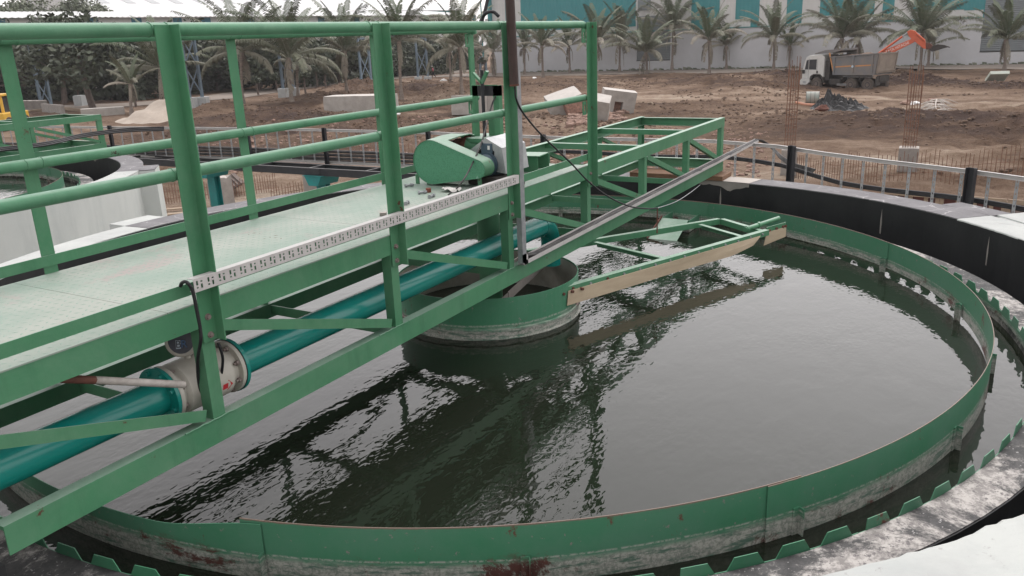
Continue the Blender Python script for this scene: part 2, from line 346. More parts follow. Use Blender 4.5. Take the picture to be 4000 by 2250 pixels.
def water_mat():
    m, nt, bs = basemat('murky_water')
    bs.inputs['Base Color'].default_value = (0.011, 0.014, 0.009, 1); bs.inputs['Roughness'].default_value = 0.008
    bs.inputs['IOR'].default_value = 1.41; bs.inputs['Specular IOR Level'].default_value = 0.5
    rot = (0.9, 1.5, 1)
    a = tex(nt, 3.2, 2, 0.5, stretch=rot, dist=0.4)
    b = tex(nt, 19.0, 1, 0.45, stretch=rot, dist=0.5)
    calm = ramp(nt, tex(nt, 0.8, 3, 0.55), 0.40, 0.60)
    h = math_(nt, 'ADD', math_(nt, 'MULTIPLY', a, 0.36), math_(nt, 'MULTIPLY', math_(nt, 'MULTIPLY', b, 0.17), math_(nt, 'MULTIPLY_ADD', calm, 0.70, 0.30)))
    bump(nt, bs, h, 0.22, 0.05)
    return m
M_baffle = None
M_launder = launder_mat(); M_coping = coping_mat(); M_water = water_mat()

def leaf_mat(name, g1, g2, dry):
    m, nt, bs = basemat(name)
    a = nt.nodes.new('ShaderNodeAttribute'); a.attribute_name = 'tone'
    c = mix(nt, tex(nt, 1.4, 4, 0.6), g1, g2)
    c = mix(nt, a.outputs['Fac'], c, dry)
    lk(nt, c, bs.inputs['Base Color']); bs.inputs['Roughness'].default_value = 0.6; bs.inputs['Specular IOR Level'].default_value = 0.25
    return m
M_frond = leaf_mat('palm_frond', (0.068, 0.092, 0.054), (0.100, 0.122, 0.068), (0.265, 0.235, 0.19))
M_leaf = leaf_mat('tree_leaf', (0.033, 0.043, 0.030), (0.052, 0.064, 0.042), (0.12, 0.135, 0.085))
M_leaf2 = leaf_mat('dusty_tree_leaf', (0.075, 0.095, 0.06), (0.12, 0.14, 0.09), (0.24, 0.25, 0.19))

def ground_mat():
    m, nt, bs = basemat('churned_soil')
    a = nt.nodes.new('ShaderNodeAttribute'); a.attribute_name = 'tone'     # 0 dark turned soil .. 0.5 dry soil .. 1 pale sand
    n1 = tex(nt, 0.16, 8, 0.72, stretch=(1.5,0.55,1), dist=0.8); n2 = tex(nt, 1.3, 8, 0.75); n3 = tex(nt, 7, 6, 0.7)
    t = math_(nt, 'ADD', a.outputs['Fac'], math_(nt, 'MULTIPLY', math_(nt, 'SUBTRACT', n1, 0.5), 1.5))
    t = math_(nt, 'ADD', t, math_(nt, 'MULTIPLY', math_(nt, 'SUBTRACT', n2, 0.5), 0.75))
    t = math_(nt, 'ADD', t, math_(nt, 'MULTIPLY', math_(nt, 'SUBTRACT', n3, 0.5), 0.35))
    r_ = nt.nodes.new('ShaderNodeValToRGB'); e = r_.color_ramp.elements
    e[0].position = 0.05; e[0].color = (0.060, 0.040, 0.033, 1); e[1].position = 1.05 if False else 1.0; e[1].color = (0.36, 0.295, 0.23, 1)
    for p_, c_ in ((0.33, (0.112, 0.073, 0.051, 1)), (0.55, (0.178, 0.122, 0.086, 1)), (0.78, (0.268, 0.198, 0.146, 1))):
        q = e.new(p_); q.color = c_
    lk(nt, t, r_.inputs['Fac'])
    lk(nt, r_.outputs['Color'], bs.inputs['Base Color']); bs.inputs['Roughness'].default_value = 0.95; bs.inputs['Specular IOR Level'].default_value = 0.1
    p_ = bump(nt, bs, n2, 1.0, 0.4)
    bump(nt, bs, n3, 0.7, 0.08, p_)
    return m
M_ground = ground_mat()
M_clod = plain('soil_clod', (0.148, 0.101, 0.073), (0.10, 0.068, 0.050), 1.2, 0.95, 0.4, 6)
M_rubble = plain('brick_rubble', (0.30, 0.20, 0.155), (0.20, 0.135, 0.11), 1.5, 0.9, 0.3, 12)
M_road = plain('dusty_road', (0.24, 0.205, 0.175), (0.19, 0.163, 0.14), 0.25, 0.9, 0.2, 3, spec=0.1)
M_sand = plain('pale_sand', (0.40, 0.345, 0.29), (0.31, 0.265, 0.22), 0.8, 0.95, 0.5, 3, bdist=0.1)

def atp(px, py, P0, n):
    v = _f + (px-2000)/FPX*_r - (py-1125)/FPX*_u
    n = V(n); t = (V(P0)-CAM).dot(n)/v.dot(n)
    return CAM + t*v
def polar(r, a, z, c=(0, 0)): return V((c[0]+r*math.cos(R(a)), c[1]+r*math.sin(R(a)), z))
G0 = -3.2
NB = V((-0.30, 11.75, -0.05))          # offset of the second, identical clarifier

# ------------------------------------------------------------------ clarifier tank
WC = (0.165, -0.118); RI, RO, ZW = 4.187, 4.53, 0.35
tank = thing('clarifier_tank', 'round concrete clarifier tank with black inner wall and grey coping, in the foreground', 'tank', (0, 0, G0), 'round clarifier tanks')
mb = MB(); mb.ring((*WC, 0), RI+0.006, RO, G0, ZW-0.004, 120, R(-138), R(166)); mb.build('wall', M_white, tank)
mb = MB(); mb.ring((*WC, 0), RI-0.004, RI+0.0055, -0.3, ZW-0.007, 120, R(-138), R(166)); mb.build('black_lining', M_black, tank)
mb = MB(); mb.ring((*WC, 0), RI+0.001, RO+0.004, ZW-0.0035, ZW+0.002, 70, R(-47), R(93)); mb.build('coping', M_coping, tank)
mb = MB(); mb.ring((*WC, 0), RI+0.001, RO+0.004, ZW-0.0035, ZW+0.002, 60, R(93.2), R(166)); mb.build('coping', M_white, tank)
mb = MB(); nq = 160; vs = []
for i in range(nq+1):
    an = R(222+(312.8-222)*i/nq); rj = RI-0.001+0.016*noise.noise(V((i*0.21, 0, 3)))+0.010*noise.noise(V((i*0.8, 5, 3)))-0.008
    for r_, z_ in ((rj, ZW-0.012), (rj, ZW-0.001), (rj+0.012, ZW+0.003), (RO+0.004, ZW+0.003), (RO+0.004, ZW-0.0035)): vs.append(V((WC[0]+r_*math.cos(an), WC[1]+r_*math.sin(an), z_)))
mb.add(vs, [(i*5+q, (i+1)*5+q, (i+1)*5+q+1, i*5+q+1) for i in range(nq) for q in range(4)]); mb.build('coping', M_white, tank)
for a, mt in ((90, M_white), (-43.5, M_coping), (20, M_coping), (160, M_white)):
    an = R(a); d = V((math.cos(an), math.sin(an), 0)); t_ = V((-d.y, d.x, 0)); c = V((*WC, 0))
    w_ = 0.24 if a != -43.5 else 0.30; o1 = RO+(0.27 if a != -43.5 else 0.24)
    mb = MB(); mb.poly([c+d*(RO-0.02)-t_*w_+V((0,0,G0)), c+d*o1-t_*w_+V((0,0,G0)), c+d*o1+t_*w_+V((0,0,G0)), c+d*(RO-0.02)+t_*w_+V((0,0,G0))], (0,0,ZW-G0-0.012)); mb.build('pilaster', M_white, tank)
    mb = MB(); mb.poly([c+d*(RO+0.005)-t_*w_+V((0,0,ZW-0.011)), c+d*(o1-0.004)-t_*(w_-0.004)+V((0,0,ZW-0.011)), c+d*(o1-0.004)+t_*(w_-0.004)+V((0,0,ZW-0.011)), c+d*(RO+0.005)+t_*w_+V((0,0,ZW-0.011))], (0,0,0.013)); mb.build('pilaster_cap', mt, tank)
mb = MB(); mb.ring((0,0,0), 3.74, RI+0.2, -0.42, -0.30, 96); mb.build('launder_floor', M_black, tank)
mb = MB(); mb.ring((0,0,0), 3.938, 5.6, -0.4, 0.1015, 40, R(164), R(224)); mb.build('bridge_landing', M_launder, tank)
mb = MB(); mb.ring((0,0,0), 3.7415, 3.930, -1.4, 0.1057, 120); mb.build('launder_wall', M_launder, tank)
mb = MB(); mb.ring((0,0,0), 3.9305, 3.936, -0.3, 0.100, 120); mb.build('launder_wall_lining', M_black, tank)
mb = MB(); mb.ring((0,0,0), 0.0, 4.5, G0, -1.5, 64); mb.build('tank_floor', M_conc, tank)
for px, py0, py1 in ((3438, 818, 915), (3826, 928, 1040), (2860, 740, 770)):
    p0 = at(px, (py0+py1)/2, z=0.15); an = math.atan2(p0.y-WC[1], p0.x-WC[0]); q = V((WC[0]+(RI-0.006)*math.cos(an), WC[1]+(RI-0.006)*math.sin(an), 0))
    mb = MB(); tn = V((-math.sin(an), math.cos(an), 0)); nn = V((math.cos(an), math.sin(an), 0))
    mb.poly([q+tn*-0.004+V((0,0,0.02)), q+tn*0.009+V((0,0,0.03)), q+tn*0.013+V((0,0,0.16)), q+tn*0.004+V((0,0,0.28)), q+tn*-0.006+V((0,0,0.14))], nn*0.003); mb.build('grout_streak', M_conc, tank)
# exposed grey concrete where the bridge end was grouted in
mb = MB()
an0, an1 = R(-12), R(9)
prof = []
for i in range(41):
    an = an0+(an1-an0)*i/40; dz = 0.035+0.07*abs(noise.noise(V((i*0.23, 3.1, 0))))+0.05*max(0, 1-abs(i-6)/6)
    prof.append((an, dz))
for i in range(40):
    (a0, d0), (a1, d1) = prof[i], prof[i+1]; r_ = RI-0.0065
    mb.add([V((WC[0]+r_*math.cos(a0), WC[1]+r_*math.sin(a0), ZW)), V((WC[0]+r_*math.cos(a1), WC[1]+r_*math.sin(a1), ZW)), V((WC[0]+r_*math.cos(a1), WC[1]+r_*math.sin(a1), ZW-d1)), V((WC[0]+r_*math.cos(a0), WC[1]+r_*math.sin(a0), ZW-d0))], [(0,1,2,3)])
mb.ring((*WC, 0), RI-0.006, RO-0.02, ZW+0.0025, ZW+0.007, 24, an0, an1)
mb.build('bare_concrete_patch', M_conc, tank)
# weir plates: V-notched steel bolted inside the launder wall, in twelve lengths
PITCH = 360/109
for s_ in range(12):
    k0, k1 = round(s_*109/12), round((s_+1)*109/12); mb = MB()
    rw_ = 3.7395 if s_ % 2 == 0 else 3.736; th = 0.004
    for k in range(k0, k1):
        a = -124.95+PITCH*k
        pr = [(0, 0.104), (0.29, 0.104), (0.74, 0.156), (2.30, 0.156), (2.78, 0.104), (PITCH, 0.104)] if k % 7 else [(0, 0.104), (0.60, 0.104), (0.66, 0.156), (2.32, 0.156), (2.80, 0.104), (PITCH, 0.104)]
        for (d0, z0), (d1, z1) in zip(pr, pr[1:]):
            o_ = [polar(rw_, a+d0, 0.05), polar(rw_, a+d1, 0.05), polar(rw_, a+d1, z1), polar(rw_, a+d0, z0)]
            i_ = [polar(rw_-th, a+d0, 0.05), polar(rw_-th, a+d1, 0.05), polar(rw_-th, a+d1, z1), polar(rw_-th, a+d0, z0)]
            mb.add(o_+i_, [(0,1,2,3), (7,6,5,4), (3,2,6,7), (0,4,5,1)])
    mb.build('weir_plate', baffle_mat('weir_plate_paint', 3.2+0.045, 3.2+0.165) if s_ == 0 else bpy.data.materials['weir_plate_paint'], tank)
# walkway slab the photographer stands on
mb = MB(); mb.ring((*WC, 0), RO+0.006, 7.4, 0.16, ZW-0.006, 60, R(-150), R(-48)); mb.build('walkway_slab', M_white, tank)
mb = MB(); mb.poly([V((3.28,-3.50,ZW-0.2)), V((3.50,-3.74,ZW-0.2)), V((3.42,-4.4,ZW-0.2)), V((2.6,-4.35,ZW-0.2)), V((2.98,-3.72,ZW-0.2))], (0,0,0.206)); mb.build('white_landing', M_white, tank)

# ------------------------------------------------------------------ water
mb = MB(); n = 128
mb.add([V((0,0,0))]+[polar(3.7415, 360*i/n, 0) for i in range(n)], [(0, 1+i, 1+(i+1) % n) for i in range(n)])
o = mb.build('water', M_water); o['kind'] = 'structure'
o2 = o.copy(); COL.objects.link(o2); o2.location = NB; o2['kind'] = 'structure'

# ------------------------------------------------------------------ scum baffle ring
baffle = thing('scum_baffle', 'green painted steel scum baffle ring with lime stained lower edge, inside the near tank', 'baffle', (0, 0, 0.04), 'scum baffle rings')
M_baffle = baffle_mat('baffle_paint', 0.003, 0.231)
def seg(name, r_, a0, a1, zt, zb, n=60, th=0.004, slope=None):
    mb = MB()
    for i in range(n):
        b0, b1 = a0+(a1-a0)*i/n, a0+(a1-a0)*(i+1)/n
        t0 = zt(b0) if callable(zt) else zt; t1 = zt(b1) if callable(zt) else zt
        if i == 0 and slope: b0 += 0; 
        y0 = zb(b0) if callable(zb) else zb; y1 = zb(b1) if callable(zb) else zb
        o_ = [polar(r_, b0, y0), polar(r_, b1, y1), polar(r_, b1, t1), polar(r_, b0, t0)]
        i_ = [polar(r_-th, b0, y0), polar(r_-th, b1, y1), polar(r_-th, b1, t1), polar(r_-th, b0, t0)]
        mb.add(o_+i_, [(0,1,2,3), (7,6,5,4), (3,2,6,7), (0,4,5,1)], False)
        if i == 0: mb.add([o_[0], o_[3], i_[3], i_[0]], [(0,1,2,3)])
        if i == n-1: mb.add([o_[1], o_[2], i_[2], i_[1]], [(0,1,2,3)])
    return mb.build(name, M_baffle, baffle)
def zbn(a):
    f = min(1, max(0, (a+100)/45)); return -0.004+0.046*f*f*(3-2*f)
seg('baffle_plate', 3.500, -165.2, -126.4, 0.271, zbn)
seg('baffle_plate', 3.507, -129.3, -49.8, 0.268, zbn, 110)
seg('baffle_plate', 3.500, -50.6, -11.0, 0.271, 0.043)
seg('baffle_plate', 3.494, -12.6, 60, 0.273, 0.045, 80)
seg('baffle_plate', 3.500, 59, 130, 0.271, 0.043, 80)
def ztl(a):
    f = min(1, max(0, (196.4-a)/9)); f = f*f*(3-2*f); return 0.258-0.068*f
seg('baffle_plate', 3.510, 128, 196.4, ztl, -0.004, 80)
for a, ins in ((-164.0,0), (-146.3,0), (-126.8,0), (-106.7,0), (-88,0), (-71.5,1), (-50.3,1), (-26.4,1), (-11.1,1), (16.9,1), (40,1), (70,1), (100,1), (130,1), (160,0)):
    mb = MB(); rr = 3.508 if not ins else 3.487
    d = V((math.cos(R(a)), math.sin(R(a)), 0)); t_ = V((-d.y, d.x, 0)); c = d*rr
    mb.box(c+V((0,0,0.02)), (0.008, 0.034, 0.22), Matrix((d, t_, V((0,0,1)))).transposed())
    mb.box(c+(d if not ins else -d)*0.016+t_*0.017+V((0,0,0.02)), (0.030, 0.005, 0.22), Matrix((d, t_, V((0,0,1)))).transposed())
    mb.build('bracket', M_baffle, baffle)
# scum box hung on the ring under the far end of the bridge
sbx = thing('scum_box', 'small green scum box with sloping beach hung inside the baffle ring', 'scum box', (3.2, -0.55, 0.04))
mb = MB()
A, B_, C_, D_ = V((3.09,-0.34,0)), V((3.46,-0.34,0)), V((3.43,-0.66,0)), V((3.06,-0.66,0))
for p, q in ((A, B_), (C_, D_), (D_, A)):
    mb.bar(p+V((0,0,0.07)), q+V((0,0,0.07)), 0.006, 0.13)
mb.poly([A+V((0,0,0.005)), B_+V((0,0,0.005)), C_+V((0,0,0.005)), D_+V((0,0,0.005))], (0,0,0.006))
mb.build('box_plate', baffle_mat('box_paint', -0.05, 0.15), sbx)
mb = MB(); mb.poly([V((2.66,-0.34,-0.01)), V((3.085,-0.345,0.135)), V((3.055,-0.655,0.135)), V((2.66,-0.66,-0.01))], (0,0,0.006)); mb.build('beach_plate', M_green, sbx)
mb = MB(); mb.bar((2.66,-0.34,0.0), (3.09,-0.345,0.15), 0.012, 0.03); mb.build('beach_edge', M_rust, sbx)
mb = MB(); mb.cyl((3.2,-0.5,0.05), (3.2,-0.5,-0.4), 0.05); mb.build('drain_pipe', M_conc, sbx)

# ------------------------------------------------------------------ bridge
W2 = 0.5417; X0 = -3.1106; L = 1.3; ZC, ZCL = 1.067, 0.9545; ZB, ZBB = 0.5298, 0.4162
def X(k): return X0+L*k
bridge = thing('access_bridge', 'green steel truss bridge with chequer plate deck spanning the near tank', 'bridge', (0, 0, 0.4), 'green truss bridges')
XL, XR = -4.07, X(6)+0.035
Yv = V((0,1,0)); Zv = V((0,0,1)); Xv = V((1,0,0))
for sgn in (-1, 1):
    yo = sgn*W2; inn = -sgn
    mb = MB(); mb.chan((-5.6, yo, ZCL), (XR, yo, ZCL), Yv*inn, Zv, 0.055, ZC-ZCL-0.004, 0.006); mb.build('top_chord', M_green, bridge)
    mb = MB(); mb.sweep([(0,0),(0.006,0),(0.006,ZB-ZBB-0.006),(0.062,ZB-ZBB-0.006),(0.062,ZB-ZBB),(0,ZB-ZBB)], (XL, yo, ZBB), (XR, yo, ZBB), Yv*inn, Zv); mb.build('bottom_chord', M_green, bridge)
    for k in range(-1, 7):
        x = X(k)
        if k == -1:
            mb = MB(); a = V((x+0.03, yo+inn*0.0015, ZCL-0.035)); b = V((X(0)-0.09, yo+inn*0.0015, ZB+0.012)); dv = (b-a).normalized()
            mb.angle(a, b, V((-dv.z, 0, dv.x)), Yv*inn, 0.050, 0.045, 0.005); mb.build('diagonal', M_green, bridge); continue
        if k < 6:
            mb = MB(); mb.angle((x-0.045, yo+inn*0.0045, ZB), (x-0.045, yo+inn*0.0045, ZCL+0.001), Xv, Yv*inn, 0.065, 0.062, 0.006)
        else:
            mb = MB(); mb.chan((x+0.03, yo+inn*0.0045, ZB), (x+0.03, yo+inn*0.0045, ZCL), Yv*inn, -Xv, 0.05, 0.10, 0.006)
        mb.build('upright', M_green, bridge)
        if k < 6:
            x1 = X(k+1); mb = MB()
            a = V((x+0.03, yo+inn*0.0015, ZCL-0.035)); b = V((x1-0.09, yo+inn*0.0015, ZB+0.012)); dv = (b-a).normalized()
            mb.angle(a, b, V((-dv.z, 0, dv.x)), Yv*inn, 0.050, 0.045, 0.005); mb.build('diagonal', M_green, bridge)
# cross members
for k in range(-1, 7):
    x = X(k)
    if x < XL: x = XL+0.06
    mb = MB(); mb.angle((x-0.02, -W2+0.064, ZB-0.068), (x-0.02, W2-0.064, ZB-0.068), Xv, Zv, 0.05, 0.06, 0.006) if k < 6 else mb.chan((x+0.031, -W2+0.007, ZB-0.09), (x+0.031, W2-0.007, ZB-0.09), -Xv, Zv, 0.05, 0.115, 0.006)
    mb.build('bottom_cross_member', M_green, bridge)
for k in (0, 1, 2, 3):
    mb = MB(); mb.angle((X(k)+0.02, -W2+0.008, ZCL+0.008), (X(k)+0.02, W2-0.008, ZCL+0.008), Xv, Zv, 0.05, 0.07, 0.006); mb.build('deck_bearer', M_green, bridge)
for k in (4, 5):
    mb = MB(); mb.sweep([(0,0),(0.006,0),(0.006,0.049),(0.055,0.049),(0.055,0.055),(0,0.055)], (X(k)-0.03, -W2+0.008, ZC-0.065), (X(k)-0.03, W2-0.008, ZC-0.065), Xv, Zv); mb.build('top_cross_member', M_green, bridge)
mb = MB(); mb.chan((XR-0.004, -W2+0.008, ZCL+0.004), (XR-0.004, W2-0.008, ZCL+0.004), -Xv, Zv, 0.055, 0.095, 0.006); mb.build('end_beam', M_green, bridge)
# deck plates with raised lozenges
for i, (x0, x1) in enumerate(((-5.6, -3.30), (-3.297, -1.716), (-1.713, 0.74))):
    mb = MB(); mb.bx(x0, x1, -W2-0.003, W2+0.003, ZC-0.0035, ZC+0.0025); dk = mb.build('deck_plate', M_deck, bridge)
    mb = MB(); cnt = 0
    lo = max(x0, -4.4)
    nx = int((x1-lo)/0.042); ny = int(2*W2/0.042)
    for a in range(nx):
        for b in range(ny):
            x = lo+0.02+a*0.042; y = -W2+0.02+b*0.042
            d = V((1,1,0)) if (a+b) % 2 else V((1,-1,0)); d.normalize(); e = V((-d.y, d.x, 0)); c = V((x, y, ZC+0.0026))
            mb.add([c+d*0.014, c+e*0.0045, c-d*0.014, c-e*0.0045, c+V((0,0,0.0014))], [(0,1,4),(1,2,4),(2,3,4),(3,0,4)])
    o = mb.build('raised_lozenges', M_lozenge, dk); o['kind'] = 'stuff'
# handrail posts, rails, toe boards
HB, HT = 0.885, 2.176
RY = W2-0.032
for sgn in (-1, 1):
    yo = sgn*(W2+0.0005); out = sgn
    for k in (-1, 0, 1, 2, 3):
        x = X(k); mb = MB()
        if sgn < 0: mb.sweep([(0,0),(0.006,0),(0.006,0.05),(-0.055,0.05),(-0.055,0.056),(0,0.056)] if False else [(-0.04,0),(0.034,0),(0.034,0.058),(0.028,0.058),(0.028,0.006),(-0.04,0.006)], (x, yo, HB), (x, yo, HT), Xv, Yv*out)
        else: mb.sweep([(-0.034,0),(0.034,0),(0.034,0.058),(0.028,0.058),(0.028,0.006),(-0.034,0.006)], (x, yo, HB), (x, yo, HT-0.02), Xv, Yv*out)
        pst = mb.build('handrail_post', M_rail if False else M_green, bridge, bevel=0.0015)
        for zz in (0.995, 0.914):
            mb = MB(); c = V((x-0.004, yo+out*0.006, zz)); mb.tube([c, c+Yv*out*0.004], 0.0145, 12, True, False); mb.tube([c+Yv*out*0.004, c+Yv*out*0.013], 0.0105, 6, True, False); mb.build('bolt', M_bolt, pst)
    yr = sgn*RY
    mb = MB(); pts = [V((-5.8, yr, 2.159)), V((X(3)-0.035, yr, 2.159)), V((X(3)-0.012, yr, 2.150)), V((X(3)-0.004, yr, 2.128))]
    mb.tube(pts, 0.0265, 16); mb.build('top_rail', M_rail, bridge)
    mb = MB(); mb.tube([V((-5.8, yr, 1.602)), V((X(3)-0.006, yr, 1.602))], 0.0255, 16); mb.build('middle_rail', M_rail, bridge)
    mb = MB(); mb.bar((-5.6, sgn*(W2-0.005), 1.133), (X(3), sgn*(W2-0.005), 1.133), 0.006, 0.052); mb.build('toe_board', M_green, bridge)
    for k in (-1, 0, 1, 2):
        for zr, rr_ in ((2.159, 0.0265), (1.602, 0.0255)):
            for sd in (-1, 1):
                mb = MB(); rw = random.Random(k*7+int(zr*10)+sd); n = 14; cx_ = X(k)+0.0+(0.037 if sd > 0 else -0.0405)
                pts = [V((cx_+rw.uniform(-.003,.003), yr+(rr_+0.0003)*math.cos(2*PI*i/n), zr+(rr_+0.0003)*math.sin(2*PI*i/n))) for i in range(n)]
                mb.tube(pts+[pts[0]], [0.0022+rw.uniform(0,.0012) for i in range(n+1)], 5, False); mb.build('weld_bead', M_rail, bridge)
    for k in range(0, 7):
        mb = MB(); rw = random.Random(k+50); pts = [V((X(k)-0.20+0.27*i/14, sgn*(W2+0.0005), ZB+0.001+rw.uniform(-.002,.002))) for i in range(15)]
        mb.tube(pts, [0.0028+rw.uniform(0,.0018) for i in range(15)], 5); mb.build('weld_bead', M_rail, bridge)
    for zc in (2.075, 1.525):     # lifting lugs with oval eyes
        mb = MB(); x1 = X(3)-0.035; x0 = x1-0.062; z0, z1 = zc-0.055, zc+0.05; yl = sgn*(W2-0.006)
        outer = []; inner = []
        for i in range(16):
            an = 2*PI*i/16; c_, s_ = math.cos(an), math.sin(an); m_ = max(abs(c_), abs(s_))
            outer.append(V(((x0+x1)/2+(x1-x0)/2*c_/m_, yl, zc+(z1-z0)/2*s_/m_))); inner.append(V(((x0+x1)/2+0.018*c_, yl, zc+0.034*s_)))
        e = V((0, 0.008, 0)); n = 16
        mb.add(outer+inner+[p+e for p in outer]+[p+e for p in inner], [f for i in range(n) for j in [(i+1) % n] for f in ((i,j,n+j,n+i), (2*n+i,3*n+i,3*n+j,2*n+j), (i,2*n+i,2*n+j,j), (n+i,n+j,3*n+j,3*n+i))])
        mb.build('lifting_lug', M_green, bridge)
# second tank is the same design
for src, lab in ((tank, 'round concrete clarifier tank with white outer wall, beyond the near bridge railing on the left'), (baffle, 'green scum baffle ring inside the far left tank'), (bridge, 'green steel truss bridge over the far left tank, only its bare end in view')):
    dup(src, NB, lab)
for c in [o for o in bpy.data.objects if o.name.startswith('clarifier_tank.0')]:
    for ch in list(c.children):
        if ch.name.startswith(('walkway_slab', 'white_landing', 'grout_streak')): bpy.data.objects.remove(ch)
mb = MB(); mb.box((-4.34, 0.0, 0.25), (0.5, 1.06, 0.28)); tag(mb.build('bridge_pier', M_black, origin=(-4.32, 0, 0.1)), 'black painted concrete pier under the near left end of the bridge', 'pier')
mb = MB(); mb.bx(4.30, 4.69, -0.66, 0.52, ZW+0.008, ZBB-0.004); tag(mb.build('bearing_block', M_block, origin=(4.5, -0.07, ZW), bevel=0.004), 'brown timber bearing block under the far end of the bridge', 'block')

# ------------------------------------------------------------------ inlet pipe, flow meter
YP, ZP, RP = -0.32, 0.637, 0.079
XF0, XF1 = -3.235, -2.862
pipe = thing('inlet_pipe', 'glossy teal inlet pipe running under the bridge deck into the centre well', 'pipe', (-1, YP, ZP))
mb = MB(); mb.tube([(-5.6, YP, ZP), (XF0-0.012, YP, ZP)], RP, 28); mb.build('pipe_run', M_teal, pipe)
pts = [V((XF1+0.012, YP, ZP)), V((0.32, YP, ZP))]
for i in range(1, 9):
    an = PI/2*i/8; pts.append(V((0.32+0.17*math.sin(an), YP, ZP-0.17*(1-math.cos(an)))))
pts.append(V((0.49, YP, 0.275)))
mb = MB(); mb.tube(pts, RP, 28); mb.build('pipe_run', M_teal, pipe)
for x0 in (XF0, XF1):
    s_ = -1 if x0 == XF0 else 1
    mb = MB(); mb.cyl((x0, YP, ZP), (x0+s_*0.018, YP, ZP), 0.132, 36); fl = mb.build('flange', M_teal, pipe, bevel=0.002)
    for k in range(8):
        an = PI/8+PI/4*k; c = V((x0+s_*0.018, YP+0.109*math.cos(an), ZP+0.109*math.sin(an)))
        mb = MB(); mb.tube([c, c+Xv*s_*0.012], 0.0115, 6, True, False); mb.build('flange_bolt', M_teal, fl)
mb = MB(); mb.tube([(0.32-0.01, YP, ZP), (0.32+0.012, YP, ZP)], RP+0.0035, 28); mb.build('weld_band', M_teal, pipe)
fm = thing('flow_meter', 'cream flow meter with round dark display clamped between the teal pipe flanges', 'flow meter', ((XF0+XF1)/2, YP, ZP))
mb = MB(); xa, xb = XF0+0.004, XF1-0.004
prof = [(xa, 0.128), (xa+0.020, 0.128), (xa+0.021, 0.100), (xa+0.05, 0.100), (xa+0.064, 0.120), (xb-0.064, 0.120), (xb-0.05, 0.100), (xb-0.021, 0.100), (xb-0.020, 0.128), (xb, 0.128)]
for (xx, r0), (x2, r1) in zip(prof, prof[1:]):
    n = 36; vs = [V((xx, YP+r0*math.cos(2*PI*i/n), ZP+r0*math.sin(2*PI*i/n))) for i in range(n)]+[V((x2, YP+r1*math.cos(2*PI*i/n), ZP+r1*math.sin(2*PI*i/n))) for i in range(n)]
    mb.add(vs, [(i, (i+1) % n, n+(i+1) % n, n+i) for i in range(n)], abs(r0-r1) < 1e-6)
body = mb.build('meter_body', M_cream, fm)
for xx, s_ in ((xa+0.021, 1), (xb-0.021, -1)):
    for k in range(8):
        an = PI/8+PI/4*k; c = V((xx, YP+0.111*math.cos(an), ZP+0.111*math.sin(an)))
        mb = MB(); mb.tube([c, c+Xv*s_*0.014], 0.012, 6, True, False); mb.tube([c+Xv*s_*0.014, c+Xv*s_*0.026], 0.006, 8); mb.build('stud_nut', M_bolt, body)
mb = MB(); mb.ring((0,0,0), 0,0.1,0,0.1,4) if False else mb.tube([(xa-0.0035, YP, ZP), (xa-0.0005, YP, ZP)], 0.12, 30); mb.build('gasket', M_cable, fm)
mb = MB(); mb.tube([(xb+0.0005, YP, ZP), (xb+0.0035, YP, ZP)], 0.13, 30); mb.build('gasket', M_cable, fm)
XH, ZH = -3.085, 0.842
hd = V((-0.80, -0.55, 0.22)).normalized()
mb = MB(); mb.tube([(XH+0.01, YP, ZP+0.112), (XH+0.01, YP, ZH-0.06)], 0.015, 12); mb.build('display_neck', M_cream, fm)
c = V((XH, YP, ZH)); hx = hd.cross(Zv).normalized(); hx = -hx; hz = hx.cross(hd)*-1
hz = hd.cross(hx); 
if hz.z < 0: hz = -hz
mb = MB(); mb.tube([c-hd*0.055, c-hd*0.03, c+hd*0.018, c+hd*0.026], [0.055, 0.074, 0.074, 0.068], 32); head = mb.build('display_head', M_cream, fm)
mb = MB(); mb.tube([c+hd*0.0255, c+hd*0.0285], 0.056, 32); mb.build('display_glass', M_disp, head)
def text_obj(body_, name, size, mat, origin, ux, uz, nrm, parent, ext=0.0006, xs=1.0):
    cu = bpy.data.curves.new(name, 'FONT'); cu.body = body_; cu.size = size; cu.align_x = 'CENTER'; cu.align_y = 'CENTER'; cu.extrude = ext; cu.space_character = 1.0
    tmp = bpy.data.objects.new('tmp_text', cu); COL.objects.link(tmp)
    me = bpy.data.meshes.new_from_object(tmp.evaluated_get(bpy.context.evaluated_depsgraph_get())); bpy.data.objects.remove(tmp); bpy.data.curves.remove(cu)
    org = V(parent['_w']); vs = [V(origin)+V(ux)*(v.co.x*xs)+V(uz)*v.co.y+V(nrm)*v.co.z-org for v in me.vertices]
    for v, p in zip(me.vertices, vs): v.co = p
    me.materials.clear(); me.materials.append(mat); me.update()
    o = bpy.data.objects.new(name, me); COL.objects.link(o); o.parent = parent; o['_w'] = tuple(org); return o
rx = -hx if hx.x < 0 else hx
rx = V((-hd.y, hd.x, 0)).normalized()
if rx.dot(_r) < 0: rx = -rx
uz = rx.cross(hd); uz = uz if uz.z > 0 else -uz
lc = c+hd*0.0295-uz*0.014
mb = MB(); mb.poly([lc-rx*0.022-uz*0.019, lc-rx*0.001-uz*0.019, lc-rx*0.001+uz*0.019, lc-rx*0.022+uz*0.019], hd*0.0008); mb.build('logo_tile', M_logow, head)
text_obj('B', 'logo_letter', 0.046, M_disp, lc-rx*0.011+hd*0.001, rx, uz, hd, head)
text_obj('R', 'logo_letter', 0.048, M_logob, lc+rx*0.013+hd*0.0005, rx, uz, hd, head)
mb = MB(); b0 = V((xb-0.135, 0, 0)); 
